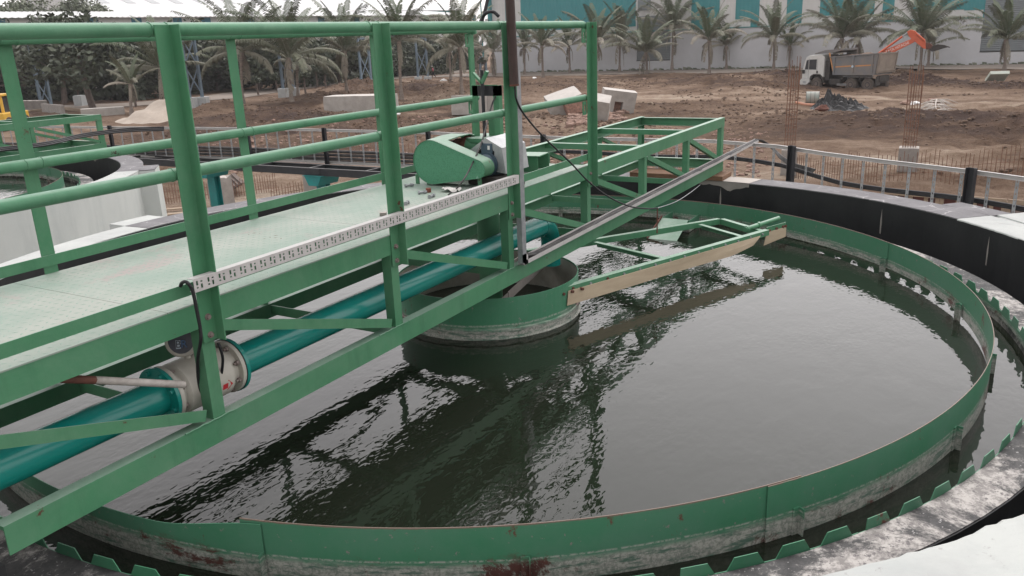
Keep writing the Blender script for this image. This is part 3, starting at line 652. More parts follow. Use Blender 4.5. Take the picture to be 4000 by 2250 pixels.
for an0 in (R(196),):
    p = lambda dx, a: V((b0.x+dx, YP+0.1212*math.cos(R(a)), ZP+0.1212*math.sin(R(a))))
    mb.add([p(0.0,191), p(0.03,191), p(0.03,184), p(0.058,198), p(0.03,212), p(0.03,205), p(0.0,205)], [(0,1,5,6), (2,3,4)])
mb.build('flow_arrow', M_red, body)
mb = MB(); mb.tube([(-3.74,-0.49,0.945), (-3.62,-0.493,0.893)], 0.016, 10); pv = mb.build('rusty_socket', M_rust, origin=(-3.7,-0.49,0.94))
tag(pv, 'short rusty pipe socket holding the old plastic pipe under the deck edge', 'pipe')
mb = MB(); d = V((0.36,-0.025,-0.158)); a = V((-3.62,-0.493,0.893)); n = 14
mb.tube([a, a+d], 0.0155, n, False); mb.tube([a+d, a+d*0.9], 0.0115, n, False)
e = d.normalized(); q = e.cross(Zv).normalized(); w_ = q.cross(e)
vs = [a+d+(q*math.cos(2*PI*i/n)+w_*math.sin(2*PI*i/n))*r_ for r_ in (0.0155, 0.0115) for i in range(n)]
mb.add(vs, [(i,(i+1) % n,n+(i+1) % n,n+i) for i in range(n)])
tag(mb.build('plastic_pipe', M_pvc, origin=tuple(a)), 'open ended old white plastic pipe stub pointing at the flow meter', 'pipe')

# ------------------------------------------------------------------ centre feed well
well = thing('feed_well', 'round green steel centre feed well with rust patches hanging over the water', 'feed well', (0, 0, 0.03))
mb = MB(); RW = 0.723; zt, zb_ = 0.307, -0.006
mb.lathe([(RW-0.006, zb_+0.004), (RW-0.006, zt), (RW, zt), (RW, zb_+0.085), (RW+0.012, zb_+0.080), (RW+0.012, zb_+0.062), (RW+0.001, zb_+0.058), (RW+0.001, zb_+0.014), (RW+0.016, zb_+0.010), (RW+0.016, zb_), (RW-0.006, zb_), (RW-0.006, zb_+0.004)], (0,0,0), 96)
mb.build('drum', baffle_mat('well_paint', -0.03, 0.30), well)
mb = MB(); mb.lathe([(RW-0.0075, zb_+0.01), (RW-0.0075, zt-0.012)], (0,0,0), 72, smooth=True); mb.build('inner_face', plain('limed_inner_face', (0.40,0.38,0.33), (0.27,0.255,0.22), 5, 0.85, 0.2), well)
for yy, zz in ((-0.30, 0.22), (0.02, 0.22)):
    mb = MB(); hl = math.sqrt(0.715**2-yy**2)-0.004
    mb.sweep([(0,0),(0.07,0),(0.07,0.006),(0.006,0.006),(0.006,0.07),(0,0.07)], (-hl*0.55, yy-0.10, zz), (hl, yy+0.10 if yy < 0 else yy+0.02, zz), V((0,1,0)), Zv); mb.build('inner_beam', M_conc, well)
mb = MB(); mb.cyl((0.05, 0, -0.4), (0.05, 0, 1.05), 0.09, 24); mb.build('rake_shaft', M_green, well)
# skimmer arm
sk = thing('skimmer_arm', 'green A shaped skimmer arm with cream rubber blade over the water', 'skimmer', (1.2, -1.2, 0.2))
P0, P1 = V((-0.12,-0.682,0.272)), V((2.34,-1.685+0.02,0.272)); dd = (P1-P0).normalized(); nn = V((dd.y, -dd.x, 0)); 
if nn.y > 0: nn = -nn
mb = MB(); mb.sweep([(0,0),(-0.055,0),(-0.055,-0.006),(-0.006,-0.006),(-0.006,-0.052),(0,-0.052)], P0, P1, nn, Zv); mb.build('blade_beam', M_green, sk)
A0, A1, E1 = V((0.66,0.22,0.270)), V((2.66,-1.11,0.270)), V((2.28,-1.60,0.270))
d2 = (A1-A0).normalized(); n2 = V((d2.y,-d2.x,0)); n2 = n2 if n2.y < 0 else -n2
mb = MB(); mb.sweep([(0,0),(-0.05,0),(-0.05,-0.006),(-0.006,-0.006),(-0.006,-0.055),(0,-0.055)], A0, A1, n2, Zv); mb.build('stay_beam', M_green, sk)
d3 = (E1-A1).normalized(); n3 = V((d3.y,-d3.x,0)); n3 = n3 if n3.x < 0 else -n3
mb = MB(); mb.sweep([(0,0),(-0.05,0),(-0.05,-0.006),(-0.006,-0.006),(-0.006,-0.055),(0,-0.055)], A1, E1, n3, Zv); mb.build('end_beam', M_green, sk)
for a, b in ((V((2.415,-1.0,0.262)), V((2.07,-1.50,0.262))), (V((1.40,-0.33,0.262)), V((1.09,-1.10,0.262)))):
    mb = MB(); e = (b-a).normalized(); m_ = V((e.y,-e.x,0)); m_ = m_ if m_.x < 0 else -m_
    mb.sweep([(0,0),(0.045,0),(0.045,-0.006),(0.006,-0.006),(0.006,-0.05),(0,-0.05)], a, b, m_, Zv); mb.build('cross_stay', M_green, sk)
def blade(p, q, zt0, zt1, zb0, zb1, n, wob, name, s0=0.0, s1=0.0):
    mb = MB(); off = nn*0.006; vs = []
    for i in range(n+1):
        f = i/n; c = p.lerp(q, f); w_ = wob*math.sin(f*9)*f
        top = V((c.x, c.y, zt0+(zt1-zt0)*f)); cb_ = p.lerp(q, s0+(1-s0-s1)*f); bot = V((cb_.x, cb_.y, zb0+(zb1-zb0)*f+ (0.035*max(0, f-0.86)/0.14 if wob else 0)))+nn*(w_+0.01)
        mid = (top+bot)/2+nn*w_*0.4
        vs += [top+off, mid+off, bot+off, bot+off+nn*0.006, mid+off+nn*0.006, top+off+nn*0.006]
    fs = [(i*6+k, i*6+(k+1) % 6, (i+1)*6+(k+1) % 6, (i+1)*6+k) for i in range(n) for k in range(6)]
    fs += [tuple(range(5,-1,-1)), tuple(n*6+k for k in range(6))]
    mb.add(vs, fs); return mb.build(name, M_flap, sk)
blade(P0+dd*0.10+nn*0.004, P0.lerp(P1, 0.945), 0.243, 0.243, 0.135, 0.142, 40, 0.012, 'rubber_blade', -0.01, 0.055)
for i in range(14):
    f = 0.06+0.9*i/13; p = P0.lerp(P1, f)+V((0,0,-0.022)); mb = MB(); mb.tube([p+nn*-0.001, p+nn*0.009], 0.0105, 10, True, False); mb.build('blade_bolt', M_galv if i not in (0, 2) else M_rust, sk)
Q0, Q1 = V((2.40,-1.625,0.255)), V((2.655,-1.745,0.262))
mb = MB(); mb.bar(Q0, Q1, 0.006, 0.05); mb.build('tip_plate', M_green, sk)
blade(Q0+V((-0.02,0,0)), Q1, 0.235, 0.243, 0.120, 0.150, 10, 0, 'tip_blade', -0.16, 0.06)
for f in (0.12, 0.5, 0.84, 0.97):
    p = Q0.lerp(Q1, f)+V((0,0,-0.012)); mb = MB(); mb.tube([p, p+nn*0.016], 0.014, 8, True, False); mb.build('tip_bolt', M_rust, sk)
mb = MB(); mb.tube([V((2.20,-1.475,0.292)), V((2.74,-1.66,0.300))], 0.022, 14); mb.build('hinge_pipe', M_green, sk)
for f in (0.02, 0.36):
    p = V((2.20,-1.475,0.292)).lerp(V((2.74,-1.66,0.300)), f); e = V((0.54,-0.185,0.008)).normalized(); mb = MB(); mb.tube([p, p+e*0.03], 0.030, 14); mb.build('hinge_collar', M_green, sk)
for p in ((-0.08,-0.70,0.235), (0.0,-0.735,0.235), (0.09,-0.775,0.235)):
    mb = MB(); c = V(p); mb.tube([c, c+nn*0.03], 0.012, 8, True, False); mb.build('bracket_bolt', M_rust, sk)

# ------------------------------------------------------------------ drive unit on the deck
F0 = V((-0.464, 0.305, ZC)); U = V((0, -1, 0)); N = V((-1, 0, 0))
drv = thing('chain_drive', 'green chain drive with meshed guard, grey motor and rusty gearbox tube on the deck', 'drive unit', tuple(F0))
def gp(px, py): return atp(px, py, F0, N)
def zz55(a, b): return (1500+a/2.415, 300+b/2.415)
cb = gp(*zz55(448, 806)); cs = gp(*zz55(880, 872)); rb = 0.160; rs = 0.066
def sh2(p): return (p-F0).dot(U), p.z
(sb, hb), (ss, hs) = sh2(cb), sh2(cs)
th = math.atan2(hs-hb, ss-sb); dist = math.hypot(ss-sb, hs-hb); al = math.acos((rb-rs)/dist)
out2 = []
for i in range(25):
    a = th+al+(2*PI-2*al)*i/24; out2.append((sb+rb*math.cos(a), hb+rb*math.sin(a)))
for i in range(13):
    a = th-al+(2*al)*i/12; out2.append((ss+rs*math.cos(a), hs+rs*math.sin(a)))
face = [F0+U*s_+V((0,0,h-F0.z)) for s_, h in out2]
def guard_mat():
    m, nt, bs = basemat('meshed_guard_paint')
    tc = nt.nodes.new('ShaderNodeTexCoord'); vo = nt.nodes.new('ShaderNodeTexVoronoi'); vo.inputs['Scale'].default_value = 130; lk(nt, tc.outputs['Object'], vo.inputs['Vector'])
    h = ramp(nt, vo.outputs['Distance'], 0.25, 0.5)
    c = mix(nt, h, (0.040, 0.18, 0.095), (0.07, 0.25, 0.14)); c = mix(nt, ramp(nt, tex(nt, 6, 6, 0.7), 0.66, 0.69), c, (0.18, 0.36, 0.26))
    lk(nt, c, bs.inputs['Base Color']); bs.inputs['Roughness'].default_value = 0.6; bump(nt, bs, h, 0.5, 0.003); return m
M_guard = guard_mat()
mb = MB(); mb.poly([p for p in face], -N*0.004); gd = mb.build('chain_guard', M_guard, drv)
mb = MB(); n = len(face)
rim = [p+N*0.006 for p in face]; back = [p-N*0.125 for p in face]
inn = [p+(V((cb.lerp(cs, 0.5)))-p)*0.012 for p in face]
mb.add(rim+back, [(i,(i+1) % n,n+(i+1) % n,n+i) for i in range(n)]); mb.add(back, [tuple(range(n))]); mb.build('guard_rim', M_green, gd)
for s_ in (0.0, 0.10, ss-0.01):
    b = F0+U*s_; h = (hb-0.10 if s_ < 0.2 else hs-0.02); mb = MB(); mb.bar(b-N*0.03, V((b.x-N.x*0.03, b.y-N.y*0.03, h)), 0.030, 0.006, up=N) if False else mb.box(V((b.x, b.y, (ZC+h)/2))-N*0.04, (0.006, 0.032, h-ZC), Matrix((N, U, Zv)).transposed()); mb.build('guard_leg', M_green, drv)
# second cover and gearbox tube behind
fx = F0.x
cvp = [at(*zz55(540,603), x=fx+0.126), at(*zz55(640,556), x=fx+0.32), at(*zz55(700,536), x=fx+0.46), at(*zz55(748,556), x=fx+0.58), at(*zz55(764,590), x=fx+0.62)]
yv = cvp[1].y; cvp = [V((p.x, yv+0.10, p.z)) for p in cvp]
mb = MB()
for p, q in zip(cvp, cvp[1:]): mb.poly([p, q, V((q.x, yv-0.07, q.z)), V((p.x, yv-0.07, p.z))], (0, 0, -0.006))
mb.build('gear_cover', M_green, drv)
c2 = V((fx+0.40, yv+0.02, cvp[2].z-0.10))
mb = MB(); mb.box((fx+0.38, yv+0.085, (cvp[1].z+ZC)/2-0.02), (0.46, 0.02, cvp[1].z-ZC-0.06)); mb.build('cover_back', M_rust, drv)
t0 = at(*zz55(655,652), x=fx+0.47); t0 = V((t0.x, yv+0.03, t0.z))
mb = MB(); mb.tube([t0+U*0.06, t0+U*0.40], 0.072, 24); mb.build('gearbox_tube', M_green, drv)
mb = MB(); mb.tube([t0+U*0.05, t0+U*0.085], 0.080, 24); mb.tube([t0-U*0.03, t0+U*0.05], 0.060, 20); mb.build('rusty_collar', M_rust, drv)
mb = MB(); mb.box((fx+0.42, yv-0.10, ZC+0.09), (0.20, 0.30, 0.17), Matrix((N, U, Zv)).transposed()); mb.build('gearbox', M_dark, drv, bevel=0.01)
# motor
mc = F0+U*ss-N*0.13+V((0,0,hs-F0.z+0.005)); mcu = mc-U*0.035
mb = MB(); mb.tube([mcu, mcu-N*0.05], [0.060, 0.075], 28); mb.tube([mcu-N*0.05, mcu-N*0.062], 0.090, 28); mt = mb.build('motor', M_motor, drv)
mb = MB(); mb.tube([mcu-N*0.062, mcu-N*0.26], 0.078, 24)
for i in range(22):
    a = 2*PI*i/22; q = (U*math.cos(a)+Zv*math.sin(a)); c = mcu-N*0.16+q*0.085; w_ = N.cross(q); mb.box(c, (0.18, 0.004, 0.03), Matrix((N, w_, q)).transposed())
mb.build('motor_body', M_motor, mt)
mb = MB(); mb.box(mcu-N*0.11+U*-0.0+Zv*0.115, (0.10, 0.095, 0.07), Matrix((N, U, Zv)).transposed()); tb = mb.build('terminal_box', M_motor, mt, bevel=0.004)
mb = MB(); mb.box(mcu-N*0.0585+U*0.02+Zv*0.120, (0.003, 0.018, 0.028), Matrix((N, U, Zv)).transposed()); mb.build('rating_label', M_bag, tb)
mb = MB(); mb.tube([mcu+N*0.03, mcu-N*0.002], [0.064, 0.064], 26); mb.build('motor_collar', M_green, mt)
mb = MB(); mb.box(V((mcu.x, mcu.y, ZC+0.036))-N*0.13, (0.30, 0.24, 0.055), Matrix((N, U, Zv)).transposed()); mb.build('motor_plinth', M_dark, drv, bevel=0.004)
# folded sheet rain hood over the motor
XHd = F0.x+0.20; mb = MB(); th_ = 0.003
def hp_(a, b): return atp(*zz55(a, b), V((XHd, 0, 0)), N)
prof = [hp_(812,790), hp_(808,692), hp_(960,577), hp_(1112,672), hp_(1152,915)]
inner = [hp_(862,790), hp_(866,716), hp_(956,652), hp_(1042,702), hp_(1046,893)]
dp_ = V((0.34, 0, 0))
for p, q in zip(prof, prof[1:]): nrm = (q-p).cross(dp_).normalized(); mb.poly([p, q, q+dp_, p+dp_], -nrm*th_)
for (p, q), (r1, r2) in zip(zip(prof, prof[1:]), zip(inner, inner[1:])): mb.poly([p, q, r2, r1], N*0.003)
mb.build('rain_hood', plain('bare_galvanised_hood', (0.42,0.43,0.43), (0.30,0.31,0.32), 9, 0.42, 0.15, 14, metal=0.3), drv)
# channel stool to the right of the drive
st = at(2120, 640, z=ZC+0.13)
stl = thing('channel_stool', 'low green channel stool standing on the deck right of the motor hood', 'stool', (0.36, -0.17, ZC))
rot = Matrix.Rotation(R(8), 3, 'Z')
mb = MB(); mb.box((0.38, -0.20, ZC+0.127), (0.22, 0.26, 0.008), rot); mb.build('stool_top', M_green, stl)
for x_ in (0.285, 0.475):
    mb = MB(); mb.box((x_, -0.20, ZC+0.063), (0.007, 0.25, 0.118), rot); mb.build('stool_web', M_green, stl)
# lifting frame at the tank centre
lf = thing('lifting_frame', 'small lifting frame with black crossbar and screw spindle at the bridge centre', 'lifting frame', (0.1, 0, ZC))
cx = 0.12; zb0 = 1.366
mb = MB(); mb.tube([(cx, 0, ZC+0.003), (cx, 0, zb0-0.03)], 0.17, 32); mb.tube([(cx,0,zb0-0.03), (cx,0,zb0)], 0.19, 32); mb.build('pedestal', M_green, lf)
for s_ in (-1, 1):
    mb = MB(); mb.sweep([(0,0),(0.05,0),(0.05,0.006),(0.006,0.006),(0.006,0.05),(0,0.05)], (cx-0.025, s_*0.118, zb0), (cx-0.025, s_*0.118, 1.745), Xv, Yv*-s_); mb.build('frame_post', M_green, lf)
mb = MB(); mb.bar((cx, -0.118, 1.705), (cx, 0.118, 1.705), 0.05, 0.075); mb.build('crossbar', M_steelblk, lf)
mb = MB(); mb.bar((cx-0.03, 0.112, 1.746), (cx-0.03, -0.112, 1.746), 0.004, 0.006); mb.build('crossbar_lip', M_green, lf)
mb = MB(); mb.tube([(cx-0.06, 0, zb0), (cx-0.06, 0, 1.86)], 0.013, 12); mb.build('screw_spindle', M_steelblk, lf)
mb = MB(); mb.box((cx+0.04, -0.03, zb0+0.09), (0.05, 0.075, 0.18)); mb.build('guide_block', M_green, lf)
for (dy, dz, t_) in ((0.075, 0.075, 0.016), (-0.05, 0.085, 0.020)):
    mb = MB(); mb.bar((cx-0.065, 0.0, 1.765), (cx-0.065, dy, 1.765+dz), 0.03, t_); mb.build('locking_lever', M_green, lf)

# ------------------------------------------------------------------ slotted tray, trough, cables, pole
tr = thing('slotted_tray', 'white slotted cable tray clipped along the front handrail posts', 'cable tray', (-1.85, -0.60, 1.16))
xa, xb, z0, z1, yt = -3.20, -0.495, 1.132, 1.189, -0.604
def zt_(x): return 0.0
mb = MB(); mb.bx(xa, xb, yt, yt+0.038, z1-0.0025, z1); mb.build('top_flange', M_galvw, tr)
mb = MB(); mb.bx(xa, xb, yt, yt+0.030, z0, z0+0.0025); mb.build('bottom_flange', M_galvw, tr)
mb = MB(); y0, y1 = yt, yt+0.0025; mb.bx(xa, xb, y0, y1, z0+0.0026, z0+0.0105); mb.bx(xa, xb, y0, y1, z1-0.0105, z1-0.0026)
x = xa+0.012; mb.bx(xa, x, y0, y1, z0+0.0105, z1-0.0105)
pitch = 0.058
while x < xb-pitch:
    za, zb2 = z0+0.0105, z1-0.0105; zm = za+(zb2-za)*0.38; zn = za+(zb2-za)*0.62
    # slot A: long above, dot below ; slot B: dot above, long below
    mb.bx(x+0.010, x+0.022, y0, y1, za, zb2); mb.bx(x+0.032, x+pitch, y0, y1, za, zb2)
    mb.bx(x, x+0.010, y0, y1, zm-0.004, zm+0.003); mb.bx(x+0.022, x+0.032, y0, y1, zn-0.003, zn+0.004)
    mb.bx(x, x+0.010, y0, y1, za, za+0.003); mb.bx(x+0.022, x+0.032, y0, y1, zb2-0.003, zb2)
    x += pitch
mb.bx(x, xb, y0, y1, z0+0.0105, z1-0.0105)
mb.build('slotted_web', M_galvw, tr)
tg = thing('cable_trough', 'white cable trough with black cables along the front bottom chord', 'cable trough', (2, -0.59, 0.56))
pa, pb = V((-0.455, -0.60, 0.540)), V((6.25, -0.60, 0.575))
mb = MB(); mb.sweep([(0,0),(0.052,0),(0.052,0.050),(0.0495,0.050),(0.0495,0.0025),(0.0025,0.0025),(0.0025,0.030),(0,0.030)], pa, pb, Yv, Zv); mb.build('trough_channel', M_galvw, tg)
mb = MB(); mb.sweep([(0,0),(0.055,0),(0.055,0.04),(0.0525,0.04),(0.0525,0.0025),(0.0025,0.0025),(0.0025,0.04),(0,0.04)], (-0.475, -0.600, 0.556), (-0.475, -0.600, 1.885), Xv, Yv); mb.build('riser_channel', M_galv, tg)
mb = MB(); mb.poly([(-0.475,-0.60,0.62), (-0.475,-0.60,0.565), (-0.445,-0.60,0.538), (-0.40,-0.60,0.540), (-0.40,-0.60,0.60), (-0.42,-0.60,0.62)], (0,0.003,0)); mb.build('trough_elbow', M_galvw, tg)
for i in range(4):
    rnd = random.Random(i); pts = []
    for j in range(34):
        f = j/33; p = pa.lerp(pb, f)+V((0.02, 0.010+0.010*i+0.004*rnd.uniform(-1,1), 0.028+0.004*rnd.uniform(-1,1)+0.006*(i % 2))); pts.append(p)
    pts[0].z = 0.60
    pts += [pb+V((0.06, 0.02-0.02*i, 0.02)), pb+V((0.09, -0.08-0.012*i, -0.03)), pb+V((0.02, -0.22-0.01*i, -0.12)), V((6.06, -0.93-0.01*i, 0.40+0.008*i)), V((5.80, -1.12-0.01*i, 0.34+0.012*i)), V((5.52, -1.47-0.01*i, 0.31+0.012*i))]
    mb = MB(); mb.tube([V((-0.445+0.008*i,-0.575,1.6)), V((-0.445+0.008*i,-0.575,0.68))]+pts, 0.0085, 6); mb.build('cable', M_cabledust, tg)
pole = thing('brown_pole', 'brown painted steel pole rising from the handrail post', 'pole', (X(2), -0.60, 1.78))
mb = MB(); mb.tube([(-0.520, -0.606, 1.785), (-0.575, -0.606, 3.6)], 0.031, 20); mb.build('pole_tube', M_brown, pole)
mb = MB(); mb.tube([(-0.52, -0.606, 1.778), (-0.5205, -0.606, 1.790)], 0.033, 20); mb.build('weld_collar', M_rust, pole)
def cable(name, pts, r, label, mat=None, n=8, sub=6):
    pts = [V(p) for p in pts]; out_ = []
    for i in range(len(pts)-1):     # catmull-rom
        p0, p1, p2, p3 = pts[max(i-1,0)], pts[i], pts[i+1], pts[min(i+2, len(pts)-1)]
        for k in range(sub):
            t = k/sub; out_.append(0.5*((2*p1)+(p2-p0)*t+(2*p0-5*p1+4*p2-p3)*t*t+(3*p1-p0-3*p2+p3)*t**3))
    out_.append(pts[-1]); mb = MB(); mb.tube(out_, r, n); o = mb.build(name, mat or M_cable, origin=tuple(pts[0])); tag(o, label, 'cable'); return o
D0 = lambda px, py, y: at(px, py, y=y)
cable('hose', [D0(1910,-30,-0.50), D0(1904,0,-0.50), D0(1893,48,-0.50), D0(1884,78,-0.50), D0(1884,104,-0.485)], 0.011, 'straight grey hose rising past the top rail left of the brown pole')
cable('hose', [D0(1872,100,-0.485), D0(1880,78,-0.485), D0(1895,55,-0.53), D0(1912,46,-0.55), D0(1930,48,-0.57), D0(1948,64,-0.60)], 0.011, 'looped grey hose curving over the top rail into the brown pole')
cable('hanging_cable', [D0(1990,306,-0.545), D0(2004,318,-0.60), D0(2012,345,-0.61), D0(2016,385,-0.61), D0(2046,445,-0.60), D0(2120,532,-0.60), D0(2225,632,-0.605), D0(2302,712,-0.63), D0(2380,770,-0.70), D0(2460,806,-0.80), D0(2530,815,-0.90), D0(2568,813,-0.95)], 0.0065, 'thin black cable sagging from the brown pole post across the bridge truss')
p = D0(2568,813,-0.95); mb = MB(); mb.tube([p, V((p.x, p.y, p.z-0.22))], 0.006, 6); tag(mb.build('hanging_rod', M_rust, origin=tuple(p)), 'short thin rod hanging from the end of the sagging cable', 'rod')
cable('thin_wire', [D0(2568,813,-0.95), D0(2640,788,-0.9), D0(2700,750,-0.85), at(2735,722,z=ZW+0.01)], 0.0035, 'thin grey wire from the sagging cable up to the tank wall', M_galv, 6)
cable('motor_cable', [at(1752,762,z=ZC+0.006), at(1776,742,z=ZC+0.01), D0(1800,718,-0.28), D0(1835,660,-0.24), D0(1880,560,-0.18), D0(1905,470,-0.12), D0(1925,400,-0.09), D0(1955,338,-0.09)], 0.006, 'dark cable leaning from the deck up to the lifting frame crossbar', M_cabledust)
cable('hood_cable', [D0(2010,545,-0.56), D0(2014,590,-0.53), D0(2024,640,-0.50), D0(2040,690,-0.50), D0(2046,715,-0.51), D0(2036,726,-0.53), D0(2022,718,-0.56)], 0.0085, 'black cable with J shaped end hooked below the motor hood')
cable('meter_cable', [D0(705,1118,-0.55), D0(712,1104,-0.57), D0(730,1103,-0.60), D0(752,1135,-0.606), D0(768,1210,-0.606), D0(782,1282,-0.606), D0(784,1330,-0.60), D0(774,1390,-0.55), D0(772,1440,-0.50), D0(778,1500,-0.47), D0(790,1535,-0.46), D0(806,1545,-0.46), D0(835,1540,-0.44)], 0.0075, 'black cable dropping from the slotted tray end past the flow meter')
cable('meter_cable', [D0(852,1338,-0.45), D0(862,1365,-0.46), D0(870,1400,-0.46), D0(868,1440,-0.44), D0(862,1478,-0.42)], 0.0065, 'short black cable curving behind the first upright to the right meter flange')
# loose things on the deck
def deck_bolt(px, py, ang, ln, lab, mat=M_galv):
    p = at(px, py, z=ZC+0.014); t = thing('loose_bolt', lab, 'bolt', tuple(p)); d = V((math.cos(R(ang)), math.sin(R(ang)), 0))
    mb = MB(); mb.tube([p, p+d*ln], 0.0085, 10); mb.build('shank', mat, t); mb = MB(); mb.tube([p-d*0.012, p], 0.0145, 6, True, False); mb.build('hex_head', mat, t)
    mb = MB(); mb.tube([p+d*ln*0.55, p+d*(ln*0.55+0.014)], 0.0145, 6, True, False); mb.build('nut', mat, t)
deck_bolt(1586, 794, 20, 0.055, 'grey hex bolt lying alone on the deck between the two front posts')
deck_bolt(1640, 752, -40, 0.05, 'grey bolt touching the rusty nut on the deck')
deck_bolt(1680, 768, 10, 0.07, 'long grey bolt nearest the slotted tray below the drive')
deck_bolt(1588, 725, -25, 0.06, 'grey bolt lying by the left guard leg of the drive')
p = at(1674, 746, z=ZC+0.012); mb = MB(); mb.tube([p+V((0,0,-0.009)), p+V((0,0,0.02))], 0.02, 6, True, False); tag(mb.build('rusty_nut', plain('orange_rust', (0.22,0.07,0.045), (0.14,0.05,0.035), 30, 0.8, 0.2), origin=tuple(p)), 'orange rusty nut among the loose bolts on the deck', 'nut')
p = at(1497, 836, z=ZC+0.014); mb = MB(); mb.box(p, (0.03, 0.04, 0.022), Matrix.Rotation(0.5, 3, 'Z')); tag(mb.build('small_block', M_conc, origin=tuple(p), bevel=0.003), 'small grey block on the deck beside the second front post', 'block')
p = at(1765, 738, z=ZC+0.02); mb = MB(); rnd = random.Random(4); n = 9; vs = []; 
for i in range(n+1):
    for j in range(n+1):
        u, v_ = i/n-0.5, j/n-0.5; k_ = max(abs(u), abs(v_)); vs.append(p+U*(u*0.14)+N*(v_*0.10)+V((0,0,0.02*noise.noise(V((u*5,v_*5,1)))+0.016*(0.5-k_))))
mb.add(vs, [(i*(n+1)+j, (i+1)*(n+1)+j, (i+1)*(n+1)+j+1, i*(n+1)+j+1) for i in range(n) for j in range(n)], True); tag(mb.build('rag', M_rag, origin=tuple(p)), 'crumpled dirty white rag on the deck under the chain guard', 'rag')

# ------------------------------------------------------------------ ground: one sheet, fine where it is near
def fbm(x, y, o=4, s=1.0, sd=0.0):
    v_, a = 0.0, 1.0
    for i in range(o):
        v_ += a*noise.noise(V((x*s, y*s, sd+i*7.3))); a *= 0.5; s *= 2.07
    return v_
MOUNDS = []      # (x, y, radius, height, tone shift)
def mound(px, py, r, h, tone=0.0, ex=1.0, ey=1.0):
    p = at(px, py, z=G0); MOUNDS.append((p.x, p.y, r, h, tone, ex, ey))
mound(2170, 500, 3.6, 0.45, 0.0); mound(2075, 480, 3, 0.2, 0.03); mound(1800, 372, 3.6, 1.1, -0.10); mound(1420, 352, 5, 1.0, -0.12); mound(1640, 362, 5, 1.0, -0.15); mound(1270, 395, 5, 0.8, -0.12)
mound(860, 440, 3.2, 0.9, -0.12); mound(1000, 470, 5, 0.5, -0.10); mound(3510, 338, 2.4, 0.75, -0.42, 0.7, 1.3); mound(3600, 338, 2.2, 0.45, -0.4, 0.6, 1.5); mound(3730, 340, 2, 0.3, -0.4, 0.6, 1.6); mound(3850, 346, 2, 0.3, -0.4, 0.6, 1.6); mound(3990, 342, 2, 0.3, -0.4, 0.6, 1.6)
mound(3060, 320, 4, 0.6, -0.2); mound(2900, 330, 6, 0.5, -0.1); mound(2950, 365, 6, 0.5, -0.25); mound(3300, 500, 4, 0.32, -0.13, 1, 1.6); mound(3620, 490, 4, 0.35, -0.20, 1, 1.6); mound(3880, 490, 4, 0.38, -0.20, 1, 1.6); mound(3050, 470, 4, 0.35, -0.10)
mound(2750, 430, 5, 0.6, -0.1); mound(2620, 330, 6, 0.4, -0.12); mound(2300, 335, 7, 0.5, -0.12); mound(2060, 350, 6, 0.5, -0.12); mound(2400, 520, 3, 0.5, 0.0); mound(1520, 500, 5, 0.5, -0.1); mound(1750, 520, 5, 0.6, 0.0); mound(1250, 480, 5, 0.5, -0.05)
def seg_d(x, y, a, b):
    dx, dy = b[0]-a[0], b[1]-a[1]; t = max(0, min(1, ((x-a[0])*dx+(y-a[1])*dy)/(dx*dx+dy*dy))); return math.hypot(x-a[0]-t*dx, y-a[1]-t*dy)
ROADL = [at(px, py, z=G0) for px, py in ((-350, 440), (430, 415), (850, 383), (1050, 353), (1330, 325), (1600, 296), (1850, 274))]
def road_d(x, y): return min(seg_d(x, y, a, b) for a, b in zip(ROADL, ROADL[1:]))
def gz(x, y):
    D = math.hypot(x-CX, y-CY)
    flat = 1.0
    if x > 100: flat = max(0.0, 1-(x-100)/4)
    rd = road_d(x, y) if y > 40 and D < 260 else 99
    if rd < 9: flat *= max(0.0, (rd-4.5)/4.5)
    if D > 160: flat *= max(0, 1-(D-160)/40)
    near = max(0.0, min(1.0, (D-16)/14))
    h = 0.0; 
    for (mx, my, r, hh, tn, ex, ey) in MOUNDS:
        q = ((x-mx)/ex)**2+((y-my)/ey)**2
        if q < 6*r*r: h += hh*math.exp(-q/(r*r)*1.4)*(1+0.45*noise.noise(V((x*1.1, y*1.1, 5))))
    rough = 0.20*fbm(x, y, 3, 0.16)+0.10*(1-abs(fbm(x, y, 3, 0.55, 9)))*near
    churn = max(0.0, min(1.0, 2.2*fbm(x, y*0.6, 2, 0.07, 31)+0.25))
    rough += near*churn*(0.36*(1-2*abs(noise.noise(V((x*0.8, y*0.6, 41)))))+0.22*noise.noise(V((x*1.9, y*1.5, 43))))
    return G0+flat*(h+(rough-0.06)*(0.25+0.75*near))
def gtone(x, y):
    D = math.hypot(x-CX, y-CY); t = 0.44
    for (mx, my, r, hh, tn, ex, ey) in MOUNDS:
        q = ((x-mx)/ex)**2+((y-my)/ey)**2
        if q < 6*r*r: t += tn*math.exp(-q/(r*r)*0.9)
    s_ = math.exp(-(((x-14)/9)**2+((y-15)/11)**2)); t += 0.42*s_            # sand between the tanks
    for (sx, sy, rx, ry, a) in STREAKS: t += a*math.exp(-(((x-sx)/rx)**2+((y-sy)/ry)**2))
    t -= 0.20*max(0.0, min(1.0, 2.2*fbm(x, y*0.6, 2, 0.07, 31)+0.25))-0.06
    if D > 100: t = t*(1-min(1, (D-100)/15))+0.5*min(1, (D-100)/15)
    for q in RUTS:
        d_ = min(seg_d(x, y, a, b) for a, b in zip(q, q[1:]))+0.6*noise.noise(V((x*0.2, y*0.2, 4)))
        if d_ < 3: t += 0.26*math.exp(-((abs(d_)-1.0)/0.5)**2)
    t += 0.16*fbm(x, y*0.5, 3, 0.12, 3)
    return t
STREAKS = []
